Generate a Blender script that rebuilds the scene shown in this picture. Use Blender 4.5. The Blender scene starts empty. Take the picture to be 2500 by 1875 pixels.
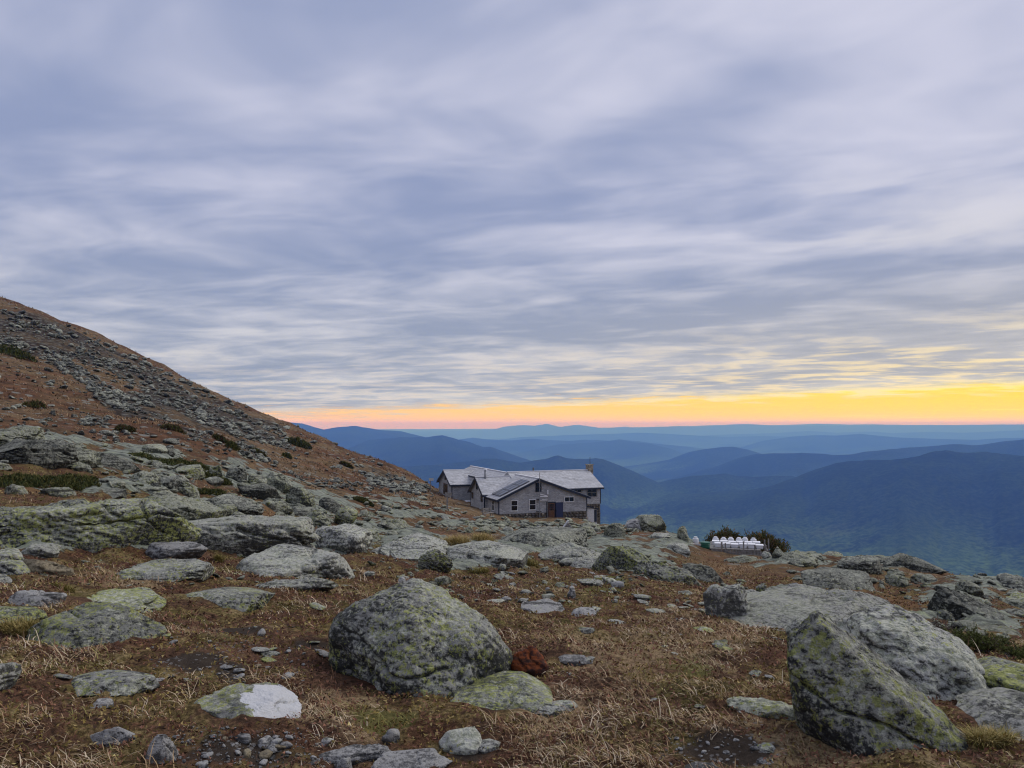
import bpy, bmesh, math, random
import numpy as np
from mathutils import Vector, Matrix

random.seed(7)
RNG = np.random.default_rng(11)
SC = bpy.context.scene
COL = SC.collection
F, CX, CY, HOR = 1900.0, 1250.0, 937.5, 1036.0      # photo pixels: focal length, centre, eye level
PITCH = math.atan((HOR - CY) / F)
EYE = 1.6

# ------------------------------------------------------------------ camera
cam = bpy.data.cameras.new('camera')
cam.sensor_fit = 'HORIZONTAL'; cam.sensor_width = 36.0
cam.lens = 36.0 * F / 2500.0
cam.clip_start = 0.05; cam.clip_end = 400000.0
cam_o = bpy.data.objects.new('camera', cam); COL.objects.link(cam_o)
cam_o.location = (0, 0, EYE)
cam_o.rotation_euler = (math.pi / 2 + PITCH, 0, 0)
SC.camera = cam_o

# ------------------------------------------------------------------ node helpers
class S:
    """A node socket (or constant) with arithmetic."""
    def __init__(s, nt, v): s.nt, s.v = nt, v
    def _m(s, op, *a, clamp=False):
        n = s.nt.nodes.new('ShaderNodeMath'); n.operation = op; n.use_clamp = clamp
        for i, x in enumerate((s,) + a): put(s.nt, n.inputs[i], x)
        return S(s.nt, n.outputs[0])
    def __add__(s, o): return s._m('ADD', o)
    def __radd__(s, o): return s._m('ADD', o)
    def __sub__(s, o): return s._m('SUBTRACT', o)
    def __rsub__(s, o): return s._m('MULTIPLY', -1.0)._m('ADD', o)
    def __mul__(s, o): return s._m('MULTIPLY', o)
    def __rmul__(s, o): return s._m('MULTIPLY', o)
    def __truediv__(s, o): return s._m('DIVIDE', o)
    def pw(s, o): return s._m('POWER', o)
    def mx(s, o): return s._m('MAXIMUM', o)
    def mn(s, o): return s._m('MINIMUM', o)
    def exp(s): return s._m('EXPONENT')
    def clamp(s): return s._m('ADD', 0.0, clamp=True)
    def sm(s, a, b):
        n = s.nt.nodes.new('ShaderNodeMapRange'); n.interpolation_type = 'SMOOTHSTEP'
        put(s.nt, n.inputs[0], s); put(s.nt, n.inputs[1], a); put(s.nt, n.inputs[2], b)
        return S(s.nt, n.outputs[0])

def put(nt, sock, x):
    if isinstance(x, S): nt.links.new(x.v, sock)
    elif isinstance(x, (tuple, list)):
        sock.default_value = tuple(x) + (1.0,) if len(sock.default_value) == 4 and len(x) == 3 else tuple(x)
    else: sock.default_value = x

def mixc(nt, f, a, b, mode='MIX'):
    n = nt.nodes.new('ShaderNodeMix'); n.data_type = 'RGBA'; n.blend_type = mode
    put(nt, n.inputs[0], f); put(nt, n.inputs[6], a); put(nt, n.inputs[7], b)
    return S(nt, n.outputs[2])

def noise(nt, vec, scale=1.0, detail=4.0, rough=0.5, dist=0.0, out=0):
    n = nt.nodes.new('ShaderNodeTexNoise')
    put(nt, n.inputs['Vector'], vec); put(nt, n.inputs['Scale'], scale); put(nt, n.inputs['Detail'], detail)
    put(nt, n.inputs['Roughness'], rough); put(nt, n.inputs['Distortion'], dist)
    return S(nt, n.outputs[out])

def voro(nt, vec, scale, feature='F1', out=0, rand=1.0):
    n = nt.nodes.new('ShaderNodeTexVoronoi'); n.feature = feature
    put(nt, n.inputs['Vector'], vec); put(nt, n.inputs['Scale'], scale); put(nt, n.inputs['Randomness'], rand)
    return S(nt, n.outputs[out])

def mapping(nt, vec, loc=(0, 0, 0), rot=(0, 0, 0), scale=(1, 1, 1)):
    n = nt.nodes.new('ShaderNodeMapping')
    put(nt, n.inputs['Vector'], vec); put(nt, n.inputs['Location'], loc)
    put(nt, n.inputs['Rotation'], rot); put(nt, n.inputs['Scale'], scale)
    return S(nt, n.outputs[0])

def sepxyz(nt, vec):
    n = nt.nodes.new('ShaderNodeSeparateXYZ'); put(nt, n.inputs[0], vec)
    return [S(nt, n.outputs[i]) for i in range(3)]

def comb(nt, x, y, z):
    n = nt.nodes.new('ShaderNodeCombineXYZ')
    for i, q in enumerate((x, y, z)): put(nt, n.inputs[i], q)
    return S(nt, n.outputs[0])

def vadd(nt, a, b):
    n = nt.nodes.new('ShaderNodeVectorMath'); n.operation = 'ADD'
    put(nt, n.inputs[0], a); put(nt, n.inputs[1], b)
    return S(nt, n.outputs[0])

def vscale(nt, a, k):
    n = nt.nodes.new('ShaderNodeVectorMath'); n.operation = 'SCALE'
    put(nt, n.inputs[0], a); put(nt, n.inputs[3], k)
    return S(nt, n.outputs[0])

# ------------------------------------------------------------------ sky
SUN_AZ, SUN_EL = math.radians(62), math.radians(46)
world = bpy.data.worlds.new('World'); SC.world = world; world.use_nodes = True
nt = world.node_tree; nt.nodes.clear()
out = nt.nodes.new('ShaderNodeOutputWorld'); bg = nt.nodes.new('ShaderNodeBackground')
nt.links.new(bg.outputs[0], out.inputs[0]); bg.inputs[1].default_value = 0.1
world.cycles.sampling_method = 'MANUAL'; world.cycles.sample_map_resolution = 256
tc = nt.nodes.new('ShaderNodeTexCoord'); D = S(nt, tc.outputs['Generated'])
sky = nt.nodes.new('ShaderNodeTexSky'); sky.sky_type = 'NISHITA'; sky.sun_disc = False
sky.sun_elevation = SUN_EL; sky.sun_rotation = SUN_AZ; sky.altitude = 1500
dx, dy, dz = sepxyz(nt, D)
e = dz.mx(0.0)
hl = (dx * dx + dy * dy).mx(1e-4).pw(0.5)
sa = dx / hl                                             # sine of the azimuth, + to the right
ca = dy / hl
w = (e + 0.050).pw(-1.0)                                 # a cloud layer overhead, bending down at the horizon
P2 = comb(nt, dx * w, dy * w, 0.0)
Pr = mapping(nt, P2, rot=(0, 0, math.radians(-66)))      # cloud streets run far to the left: x across them, y along
warp = noise(nt, mapping(nt, Pr, scale=(0.9, 0.6, 1)), 1.0, 2.0, 0.5, out=1)
Pw = vadd(nt, Pr, vscale(nt, warp, 0.9))
n1 = noise(nt, mapping(nt, Pw, scale=(0.80, 0.55, 1)), 1.0, 4.0, 0.5)
n2 = noise(nt, mapping(nt, Pw, loc=(3.7, 1.2, 0), scale=(2.2, 1.6, 1)), 1.0, 3.0, 0.5)
n3 = noise(nt, mapping(nt, Pw, loc=(9.1, 4.2, 0), scale=(6.0, 3.4, 1)), 1.0, 3.0, 0.5)
nbig = noise(nt, mapping(nt, Pr, loc=(2.3, 8.2, 0), scale=(0.36, 0.24, 1)), 1.0, 2.0, 0.5)
low = e.sm(0.30, 0.02)                                   # 1 near the horizon
val = n1 * 0.50 + n2 * 0.46 + nbig * 0.34 + n3 * (0.10 + low * 0.10) - 0.20 - low * 0.05
t = val.sm(0.33, 0.71)
ccol = mixc(nt, t, (0.280, 0.335, 0.520), (0.625, 0.635, 0.775))
warmpatch = (nbig.sm(0.48, 0.66) * t.sm(0.4, 0.9)) * 0.55
ccol = mixc(nt, warmpatch, ccol, (0.70, 0.68, 0.70))
ccol = mixc(nt, low * 0.65, ccol, mixc(nt, t, (0.275, 0.330, 0.430), (0.60, 0.61, 0.64)))
# break of the cloud deck above the horizon
edge0 = 0.0205 + 0.0330 * sa
right = sa.sm(-0.30, 0.62) * ca.sm(-0.2, 0.6)
rip = n3 - 0.5
bar0 = noise(nt, mapping(nt, comb(nt, sa * 1.6, ca * 1.6, e * 160.0)), 1.4, 3.0, 0.6)
h = e - edge0
mask = (h + rip * 0.016 + (n2 - 0.5) * 0.036 + (bar0 - 0.5) * 0.016).sm(-0.005, 0.008)
clear = mixc(nt, right, (1.16, 0.70, 0.14), (1.25, 0.80, 0.02))
clear = mixc(nt, (h + 0.02).sm(-0.030, 0.022) * 0.55, clear, mixc(nt, right, (1.12, 0.66, 0.24), (1.25, 0.80, 0.09)))
bar = noise(nt, mapping(nt, comb(nt, sa * 2.2, ca * 2.2, e * 130.0)), 1.6, 4.0, 0.6)
clear = mixc(nt, bar.sm(0.58, 0.68) * 0.5, clear, mixc(nt, right, (0.90, 0.50, 0.30), (1.35, 1.0, 0.07)))
nis = vscale(nt, S(nt, sky.outputs[0]), 0.02)
clear = mixc(nt, 0.04, clear, nis)
# light caught by the edge of the deck and by its ripples
lip = ((h + rip * 0.012 - 0.0015) / 0.0060)
lip = (lip * lip * -1.0).exp() * (0.35 + right * 0.65)
ccol = mixc(nt, (lip * 0.95).clamp(), ccol, mixc(nt, right, (1.15, 0.78, 0.36), (1.40, 1.12, 0.05)))
glow = h.sm(0.105, 0.0) * (0.28 + right * 0.72) * (n3 * 0.30 + n2 * 0.70).sm(0.46, 0.62)
ccol = mixc(nt, (glow * 0.9).clamp(), ccol, mixc(nt, right, (0.92, 0.72, 0.55), (1.15, 0.90, 0.42)))
amb = h.sm(0.20, 0.0) * (0.10 + right * 0.40)
ccol = mixc(nt, (amb * 0.6).clamp(), ccol, (0.88, 0.74, 0.50))
full = mixc(nt, mask, clear, ccol)
nt.links.new(vscale(nt, full, 8.6).v, bg.inputs[0])

# ------------------------------------------------------------------ sun through the cloud
sun = bpy.data.lights.new('sun', 'SUN'); sun.energy = 1.5; sun.angle = math.radians(45)
sun.color = (1.0, 0.94, 0.86)
sun_o = bpy.data.objects.new('sun', sun); COL.objects.link(sun_o)
sdir = Vector((math.sin(SUN_AZ) * math.cos(SUN_EL), math.cos(SUN_AZ) * math.cos(SUN_EL), math.sin(SUN_EL)))
sun_o.rotation_euler = (-sdir).to_track_quat('-Z', 'Y').to_euler()

SC.view_settings.view_transform = 'Standard'; SC.view_settings.look = 'None'
SC.view_settings.gamma = 1.0; SC.view_settings.use_curve_mapping = False
SC.view_settings.exposure = 0.25
SC.cycles.use_denoising = True
SC.cycles.filter_width = 1.15
SC.cycles.max_bounces = 6; SC.cycles.diffuse_bounces = 2; SC.cycles.glossy_bounces = 2
SC.cycles.volume_bounces = 1; SC.cycles.transparent_max_bounces = 8
SC.cycles.caustics_reflective = False; SC.cycles.caustics_refractive = False

# ------------------------------------------------------------------ numpy noise
_perm = np.random.default_rng(3).permutation(256).astype(np.int64)
_perm = np.concatenate([_perm, _perm, _perm])
_g = np.random.default_rng(4).normal(size=(256, 3)); _g /= np.linalg.norm(_g, axis=1)[:, None]

def pnoise(p):
    p = np.asarray(p, dtype=np.float64)
    i = np.floor(p).astype(np.int64); f = p - i; i &= 255
    u = f * f * f * (f * (f * 6 - 15) + 10)
    r = 0.0
    for a in (0, 1):
        wx = u[:, 0] if a else 1 - u[:, 0]
        ha = _perm[i[:, 0] + a]
        for b in (0, 1):
            wy = u[:, 1] if b else 1 - u[:, 1]
            hb = _perm[ha + i[:, 1] + b]
            for c in (0, 1):
                wz = u[:, 2] if c else 1 - u[:, 2]
                g = _g[_perm[hb + i[:, 2] + c]]
                r = r + wx * wy * wz * (g[:, 0] * (f[:, 0] - a) + g[:, 1] * (f[:, 1] - b) + g[:, 2] * (f[:, 2] - c))
    return r

def fbm(p, octv=4, gain=0.5, lac=2.03):
    r = np.zeros(len(p)); a = 1.0; q = np.asarray(p, dtype=np.float64)
    for k in range(octv):
        r += a * pnoise(q + 17.3 * k); a *= gain; q = q * lac
    return r

def ridged(p, octv=4, gain=0.5):
    r = np.zeros(len(p)); a = 1.0; q = np.asarray(p, dtype=np.float64)
    for k in range(octv):
        r += a * (1 - 2 * np.abs(pnoise(q + 9.7 * k))); a *= gain; q = q * 2.1
    return r

def xy0(x, y, s=1.0, z=0.0):
    return np.stack([x * s, y * s, np.full_like(x, z)], 1)

# ------------------------------------------------------------------ mesh helpers
def tris_mesh(name, V, T, smooth=False):
    V = np.asarray(V, dtype=np.float32); T = np.asarray(T, dtype=np.int32)
    k = T.shape[1]
    me = bpy.data.meshes.new(name)
    me.vertices.add(len(V)); me.vertices.foreach_set('co', V.ravel())
    me.loops.add(T.size); me.loops.foreach_set('vertex_index', T.ravel())
    me.polygons.add(len(T))
    me.polygons.foreach_set('loop_start', np.arange(0, T.size, k, dtype=np.int32))
    me.polygons.foreach_set('use_smooth', np.full(len(T), smooth, dtype=bool))
    me.update(calc_edges=True)
    return me

def point_color(me, name, C):
    a = me.color_attributes.new(name, 'FLOAT_COLOR', 'POINT')
    C = np.asarray(C, dtype=np.float32)
    if C.shape[1] == 3: C = np.concatenate([C, np.ones((len(C), 1), np.float32)], 1)
    a.data.foreach_set('color', C.ravel())

def link(name, me, mat=None, parent=None):
    o = bpy.data.objects.new(name, me); COL.objects.link(o)
    if mat is not None and len(me.materials) == 0: me.materials.append(mat)
    if parent is not None: o.parent = parent
    return o

def tag(o, label=None, cat=None, group=None, kind=None):
    if label: o['label'] = label
    if cat: o['category'] = cat
    if group: o['group'] = group
    if kind: o['kind'] = kind
    return o

def empty(name, loc, label, cat, group=None):
    o = bpy.data.objects.new(name, None); COL.objects.link(o); o.location = loc
    o.empty_display_size = 0.2
    return tag(o, label, cat, group)

class MB:
    """Collects boxes, prisms and tubes into one mesh; vertices are written in world space."""
    def __init__(s): s.v, s.f = [], []
    def add(s, vs, fs):
        b = len(s.v); s.v += [tuple(q) for q in vs]; s.f += [tuple(i + b for i in f) for f in fs]
        return s
    def box(s, o, a, b, c, a0, a1, b0, b1, c0, c1):
        o, a, b, c = map(Vector, (o, a, b, c))
        vs = [o + a * x + b * y + c * z for x in (a0, a1) for y in (b0, b1) for z in (c0, c1)]
        return s.add(vs, [(0, 1, 3, 2), (4, 6, 7, 5), (0, 4, 5, 1), (2, 3, 7, 6), (0, 2, 6, 4), (1, 5, 7, 3)])
    def prism(s, poly, d):
        n = len(poly); d = Vector(d); p = [Vector(q) for q in poly]
        vs = p + [q + d for q in p]
        return s.add(vs, [tuple(range(n))[::-1], tuple(range(n, 2 * n))] + [(i, (i + 1) % n, n + (i + 1) % n, n + i) for i in range(n)])
    def tube(s, a, b, r0, r1=None, n=8):
        a, b = Vector(a), Vector(b); r1 = r0 if r1 is None else r1
        d = (b - a).normalized(); u = d.orthogonal().normalized(); v = d.cross(u)
        vs = []
        for q, r in ((a, r0), (b, r1)):
            vs += [q + (u * math.cos(2 * math.pi * k / n) + v * math.sin(2 * math.pi * k / n)) * r for k in range(n)]
        return s.add(vs, [tuple(range(n))[::-1], tuple(range(n, 2 * n))] + [(k, (k + 1) % n, n + (k + 1) % n, n + k) for k in range(n)])
    def build(s, name, mat, parent=None, smooth=False):
        off = Vector(parent_loc(parent)) if parent is not None else Vector((0, 0, 0))
        me = bpy.data.meshes.new(name)
        me.from_pydata([tuple(Vector(q) - off) for q in s.v], [], s.f)
        bm = bmesh.new(); bm.from_mesh(me); bmesh.ops.recalc_face_normals(bm, faces=bm.faces); bm.to_mesh(me); bm.free()
        if smooth:
            for p in me.polygons: p.use_smooth = True
        return link(name, me, mat, parent)

def parent_loc(o):
    q = Vector((0, 0, 0))
    while o is not None: q += o.location; o = o.parent
    return q

# ------------------------------------------------------------------ pixels and rays
cP, sP = math.cos(PITCH), math.sin(PITCH)
def ray(px, py):
    u = (np.asarray(px, float) - CX) / F; v = (CY - np.asarray(py, float)) / F
    return u, cP - v * sP, sP + v * cP
def az_tan(px, py):
    x, y, z = ray(px, py)
    return np.arctan2(x, y), z / np.hypot(x, y)
def project(x, y, z):
    zz = z - EYE
    fwd = y * cP + zz * sP; up = -y * sP + zz * cP
    return CX + F * x / fwd, CY - F * up / fwd

# ------------------------------------------------------------------ near ground: heights
COLS = {
 -600: [(4,1790),(6,1540),(9,1380),(12,1290),(16,1205),(20,1150),(30,1040),(45,1010),(80,930),(150,800),(300,640)],
 0:    [(4,1790),(6,1537),(9,1392),(12,1325),(16,1248),(20,1192),(30,1075),(45,1050),(80,985),(150,872),(300,727)],
 113:  [(4,1790),(6,1540),(9,1398),(12,1328),(16,1255),(20,1200),(30,1095),(45,1062),(80,1000),(150,895),(290,763)],
 226:  [(4,1790),(6,1542),(9,1402),(12,1332),(16,1262),(20,1208),(30,1118),(45,1078),(80,1018),(150,925),(280,811)],
 418:  [(4,1790),(6,1545),(9,1410),(12,1340),(16,1280),(22,1218),(35,1138),(45,1110),(100,1022),(160,962),(260,904)],
 565:  [(4,1790),(6,1547),(9,1420),(12,1357),(16,1308),(22,1255),(35,1180),(48,1146),(100,1070),(160,1020),(240,977)],
 701:  [(4,1790),(6,1550),(9,1430),(12,1375),(16,1335),(22,1290),(35,1232),(50,1190),(80,1150),(120,1105),(220,1028)],
 836:  [(4,1790),(6,1552),(9,1437),(12,1385),(16,1345),(22,1307),(35,1262),(50,1226),(80,1186),(120,1143),(190,1083)],
 972:  [(4,1790),(6,1554),(9,1444),(12,1394),(16,1354),(22,1323),(35,1286),(50,1259),(75,1228),(100,1203),(130,1175),(170,1136)],
 1090: [(4,1790),(6,1556),(9,1450),(12,1400),(16,1362),(22,1333),(35,1300),(50,1279),(75,1252),(100,1232),(123,1216),(140,1203),(155,1188)],
 1180: [(4,1792),(6,1558),(9,1455),(12,1406),(16,1370),(22,1342),(35,1310),(50,1291),(75,1268),(100,1250),(108,1244),(125,1228),(138,1224)],
 1250: [(4,1795),(6,1560),(9,1460),(12,1412),(16,1378),(22,1350),(30,1335),(40,1320),(60,1298),(85,1278),(103,1266),(125,1245),(132,1242)],
 1450: [(4,1795),(6,1561),(9,1466),(12,1420),(16,1388),(22,1362),(30,1342),(45,1318),(60,1299),(85,1277),(106,1262),(118,1250)],
 1600: [(4,1797),(6,1562),(9,1472),(12,1428),(16,1400),(22,1375),(30,1353),(45,1322),(60,1299),(74,1284)],
 1750: [(4,1800),(6,1565),(9,1485),(12,1455),(16,1432),(22,1410),(30,1390),(45,1364),(62,1347),(70,1338)],
 2000: [(4,1802),(6,1585),(9,1505),(12,1475),(16,1452),(22,1428),(30,1402),(45,1372),(57,1354)],
 2250: [(4,1812),(6,1610),(9,1545),(12,1510),(16,1482),(22,1452),(30,1420),(40,1386),(50,1369)],
 2500: [(4,1830),(6,1640),(9,1580),(12,1546),(16,1518),(22,1484),(30,1452),(39,1434)],
 3200: [(4,1850),(6,1680),(9,1630),(12,1600),(16,1575),(22,1545),(30,1520),(36,1508)],
}
RK = np.concatenate([np.geomspace(0.3, 2.5, 16)[:-1], np.geomspace(2.5, 60, 250)[:-1], np.geomspace(60, 330, 84)[:-1], np.geomspace(330, 2600, 34)])
LR = np.log(RK)
def _col(pts, px):
    rr, zz = [0.3, 2.2], [0.0, 0.0]
    for r, py in pts:
        rr.append(r); zz.append(EYE + r * az_tan(px, py)[1])
    # gentle roll over the crest, then the steep flank down to the valley
    rl, zl = rr[-1], zz[-1]
    rr += [rl * 1.06, rl * 1.2]; zz += [zl - rl * 0.012, zl - rl * 0.07]
    slope = 0.43
    k = 1.2
    while True:
        r2 = rr[-1] * 1.25; z2 = zz[-1] - (r2 - rr[-1]) * slope
        rr.append(r2); zz.append(z2)
        if r2 > 3000: break
    return np.interp(LR, np.log(rr), np.maximum(zz, -960))
ang, tab = [], []
for px in sorted(COLS):
    ang.append(float(az_tan(px, 1350)[0])); tab.append(_col(COLS[px], px))
zb = np.interp(RK, [0.3, 10, 60, 300, 2600], [0, 0.4, 4, 10, -960])
ang = [-math.pi, math.radians(-110)] + ang + [math.radians(110), math.pi]
tab = [zb, tab[0] * 0.8 + zb * 0.2] + tab + [tab[-1] * 0.8 + zb * 0.2, zb]
AT = np.concatenate([np.radians(np.linspace(-180, -44, 35))[:-1], np.radians(np.linspace(-44, 44, 470)), np.radians(np.linspace(44, 180, 35))[1:]])
tab = np.array(tab); ang = np.array(ang)
ZB = np.stack([np.interp(AT, ang, tab[:, j]) for j in range(len(RK))], 1)     # [azimuth, radius]
def _blur(Z, n, ax):
    for _ in range(n):
        Z = (np.roll(Z, 1, ax) + 2 * Z + np.roll(Z, -1, ax)) / 4 if ax == 0 else np.concatenate([Z[:, :1], (Z[:, :-2] + 2 * Z[:, 1:-1] + Z[:, 2:]) / 4, Z[:, -1:]], 1)
    return Z
ZB = _blur(_blur(ZB, 12, 1), 60, 0)

def hnoise(x, y):
    r = np.hypot(x, y)
    f1 = fbm(xy0(x, y, 0.55), 3) * 0.10
    f2 = fbm(xy0(x, y, 1.9, 5.0), 3) * 0.085
    f3 = np.maximum(fbm(xy0(x, y, 5.5, 9.0), 3), -0.2) * 0.040
    f4 = fbm(xy0(x, y, 0.11, 3.0), 4) * 0.55 * np.clip((r - 14) / 50, 0, 1.6)
    near = np.clip((r - 1.0) / 2.0, 0, 1)
    far = np.clip(1.0 - (r - 60) / 200, 0.3, 1)
    pad = np.clip((np.hypot(x - 2, y - 114) - 16) / 12, 0.0, 1)       # levelled ground at the hut
    f5 = fbm(xy0(x, y, 0.035, 8.0), 3) * 2.2 * np.clip((r - 80) / 120, 0, 1)
    return near * (f1 + f2 * far + f3) + (f4 + f5) * (0.15 + 0.85 * pad)

def zbase(x, y):
    r = np.clip(np.hypot(x, y), 0.3, 2600); a = np.arctan2(x, y)
    i = np.clip(np.searchsorted(AT, a) - 1, 0, len(AT) - 2); j = np.clip(np.searchsorted(RK, r) - 1, 0, len(RK) - 2)
    ta = (a - AT[i]) / (AT[i + 1] - AT[i]); tr = (np.log(r) - LR[j]) / (LR[j + 1] - LR[j])
    return (ZB[i, j] * (1 - ta) * (1 - tr) + ZB[i + 1, j] * ta * (1 - tr) + ZB[i, j + 1] * (1 - ta) * tr + ZB[i + 1, j + 1] * ta * tr)

AA, RR = np.meshgrid(AT, RK, indexing='ij')
GX, GY = (RR * np.sin(AA)).ravel(), (RR * np.cos(AA)).ravel()
gpx, gpy = project(GX, np.where(GY > 0.2, GY, 0.2), ZB.ravel())
gpx[GY < 0.3] = -9999
_rr = np.hypot(GX, GY)
_wob = fbm(xy0(GX, GY, 1.5, 21.0), 5, 0.6); _wob2 = fbm(xy0(GX, GY, 0.25, 31.0), 4, 0.6)
_wob = _wob + (_wob2 * 1.2 - _wob) * np.clip((_rr - 8) / 25, 0, 1)
def blob(lst, k=1.0):
    v = np.zeros(len(GX))
    for px, py, rx, ry in lst:
        v = np.maximum(v, np.clip(1.15 - 0.8 * np.hypot((gpx - px) / rx, (gpy - py) / ry) + k * 1.1 * _wob, 0, 1))
    return v
ROCKZ = blob([(60,1085,140,30),(300,1125,160,26),(480,1160,150,30),(640,1190,130,36),(760,1235,110,40),(450,1300,190,24),(560,1240,120,26),(900,1300,110,20),(1000,1335,110,28),(1220,1345,170,26),(1420,1340,160,30),
              (1560,1380,90,34),(1640,1330,70,28),(1950,1375,90,26),(2080,1410,90,24),(2200,1380,110,20),(2340,1470,110,34),(2450,1430,80,30),(2400,1530,100,24),(1000,1262,110,14),(300,1200,190,20),(640,1292,170,22),(820,1345,150,26),(160,1130,150,14),(420,1345,180,18),(1150,1385,160,16),(100,1350,110,20),(2250,1520,120,18),(1160,1285,120,10),(1330,1290,130,9),(980,1225,80,10),(560,1130,90,12),(1960,1470,160,26)], 0.8)
def inpoly(px, py, poly):
    r = np.zeros(len(px), bool); j = len(poly) - 1
    for i in range(len(poly)):
        xi, yi = poly[i]; xj, yj = poly[j]
        r ^= ((yi > py) != (yj > py)) & (px < (xj - xi) * (py - yi) / (yj - yi + 1e-9) + xi); j = i
    return r
TALUS = [(1900, [(-60, 745), (113, 775), (226, 824), (339, 876), (497, 955), (565, 988), (700, 1045), (690, 1070), (560, 1045), (440, 1000), (300, 930), (180, 880), (-60, 842)]),
         (600, [(90, 850), (170, 880), (285, 955), (340, 1015), (270, 1012), (200, 935), (100, 880)]),
         (850, [(230, 958), (360, 955), (480, 1010), (700, 1065), (730, 1105), (560, 1062), (420, 1032), (300, 1020)]),
         (260, [(560, 1055), (640, 1095), (660, 1135), (590, 1112)]), (80, [(440, 1045), (520, 1060), (510, 1085), (450, 1072)]), (70, [(190, 1022), (270, 1020), (262, 1045), (200, 1040)]),
         (620, [(850, 1122), (960, 1160), (1050, 1192), (1010, 1206), (900, 1178)])]
TALZ = np.zeros(len(GX))
for _n, _p in TALUS: TALZ = np.maximum(TALZ, inpoly(gpx + 14 * _wob2, gpy + 10 * _wob, _p) * (_rr > 60))
TALZ = _blur(TALZ.reshape(AA.shape), 2, 0).ravel()
def bed(x, y):
    q = np.stack([(x * 0.8 + y * 0.6) * 0.35, (-x * 0.6 + y * 0.8) * 1.25, 0 * x + 4.0], 1)
    return ridged(q, 4, 0.55) * 0.5 + 0.35 * fbm(q * 0.6 + 3, 3)
ZN = hnoise(GX, GY)
_k = np.nonzero(ROCKZ > 0.02)[0]
ZN[_k] += np.clip(ROCKZ[_k], 0, 1) * bed(GX[_k], GY[_k]) * np.clip(0.05 + 0.011 * _rr[_k], 0, 0.42) * np.clip(1.15 - 1.0 * (_rr[_k] > 90), 0.2, 1)
ZN = ZN.reshape(AA.shape)
ZN[-1] = ZN[0]
ZG = ZB + ZN
def ground(x, y):
    x = np.atleast_1d(np.asarray(x, float)); y = np.atleast_1d(np.asarray(y, float))
    r = np.clip(np.hypot(x, y), 0.3, 2599); a = np.arctan2(x, y)
    i = np.clip(np.searchsorted(AT, a) - 1, 0, len(AT) - 2); j = np.clip(np.searchsorted(RK, r) - 1, 0, len(RK) - 2)
    ta = (a - AT[i]) / (AT[i + 1] - AT[i]); tr = (np.log(r) - LR[j]) / (LR[j + 1] - LR[j])
    return (ZG[i, j] * (1 - ta) * (1 - tr) + ZG[i + 1, j] * ta * (1 - tr) + ZG[i, j + 1] * (1 - ta) * tr + ZG[i + 1, j + 1] * ta * tr)

RM = np.geomspace(1.5, 420, 900)
def hit(px, py):
    """Where the rays through these pixels meet the ground: x, y, z (nan where they miss)."""
    px = np.atleast_1d(np.asarray(px, float)); py = np.atleast_1d(np.asarray(py, float))
    a, t = az_tan(px, py)
    i = np.clip(np.searchsorted(AT, a) - 1, 0, len(AT) - 2); ta = (a - AT[i]) / (AT[i + 1] - AT[i])
    res = np.full(len(px), np.nan); prev = None; done = np.zeros(len(px), bool)
    for r in RM:
        j = min(max(int(np.searchsorted(RK, r)) - 1, 0), len(RK) - 2); tr = (math.log(r) - LR[j]) / (LR[j + 1] - LR[j])
        g = (ZG[i, j] * (1 - ta) + ZG[i + 1, j] * ta) * (1 - tr) + (ZG[i, j + 1] * (1 - ta) + ZG[i + 1, j + 1] * ta) * tr
        d = EYE + r * t - g
        if prev is not None:
            new = (~done) & (d <= 0)
            if new.any():
                k = prev[1][new] / np.maximum(prev[1][new] - d[new], 1e-9)
                res[new] = prev[0] + (r - prev[0]) * k; done |= new
        prev = (r, d)
    x, y = res * np.sin(a), res * np.cos(a)
    return x, y, EYE + res * t

# ------------------------------------------------------------------ materials
def newmat(name):
    m = bpy.data.materials.new(name); m.use_nodes = True
    n = m.node_tree; n.nodes.clear()
    o = n.nodes.new('ShaderNodeOutputMaterial'); b = n.nodes.new('ShaderNodeBsdfPrincipled')
    n.links.new(b.outputs[0], o.inputs[0])
    b.inputs['Roughness'].default_value = 0.9
    b.inputs['Specular IOR Level'].default_value = 0.15
    return m, n, b

def geo_pos(n):
    g = n.nodes.new('ShaderNodeNewGeometry'); return S(n, g.outputs['Position']), S(n, g.outputs['Normal'])

def attr(n, name, out=0):
    a = n.nodes.new('ShaderNodeAttribute'); a.attribute_name = name; return S(n, a.outputs[out])

def bump(n, b, hgt, strength, dist):
    q = n.nodes.new('ShaderNodeBump'); q.inputs['Strength'].default_value = strength; q.inputs['Distance'].default_value = dist
    put(n, q.inputs['Height'], hgt); n.links.new(q.outputs[0], b.inputs['Normal'])

def rgbsep(n, c):
    q = n.nodes.new('ShaderNodeSeparateColor'); put(n, q.inputs[0], c); return [S(n, q.outputs[i]) for i in range(3)]

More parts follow.
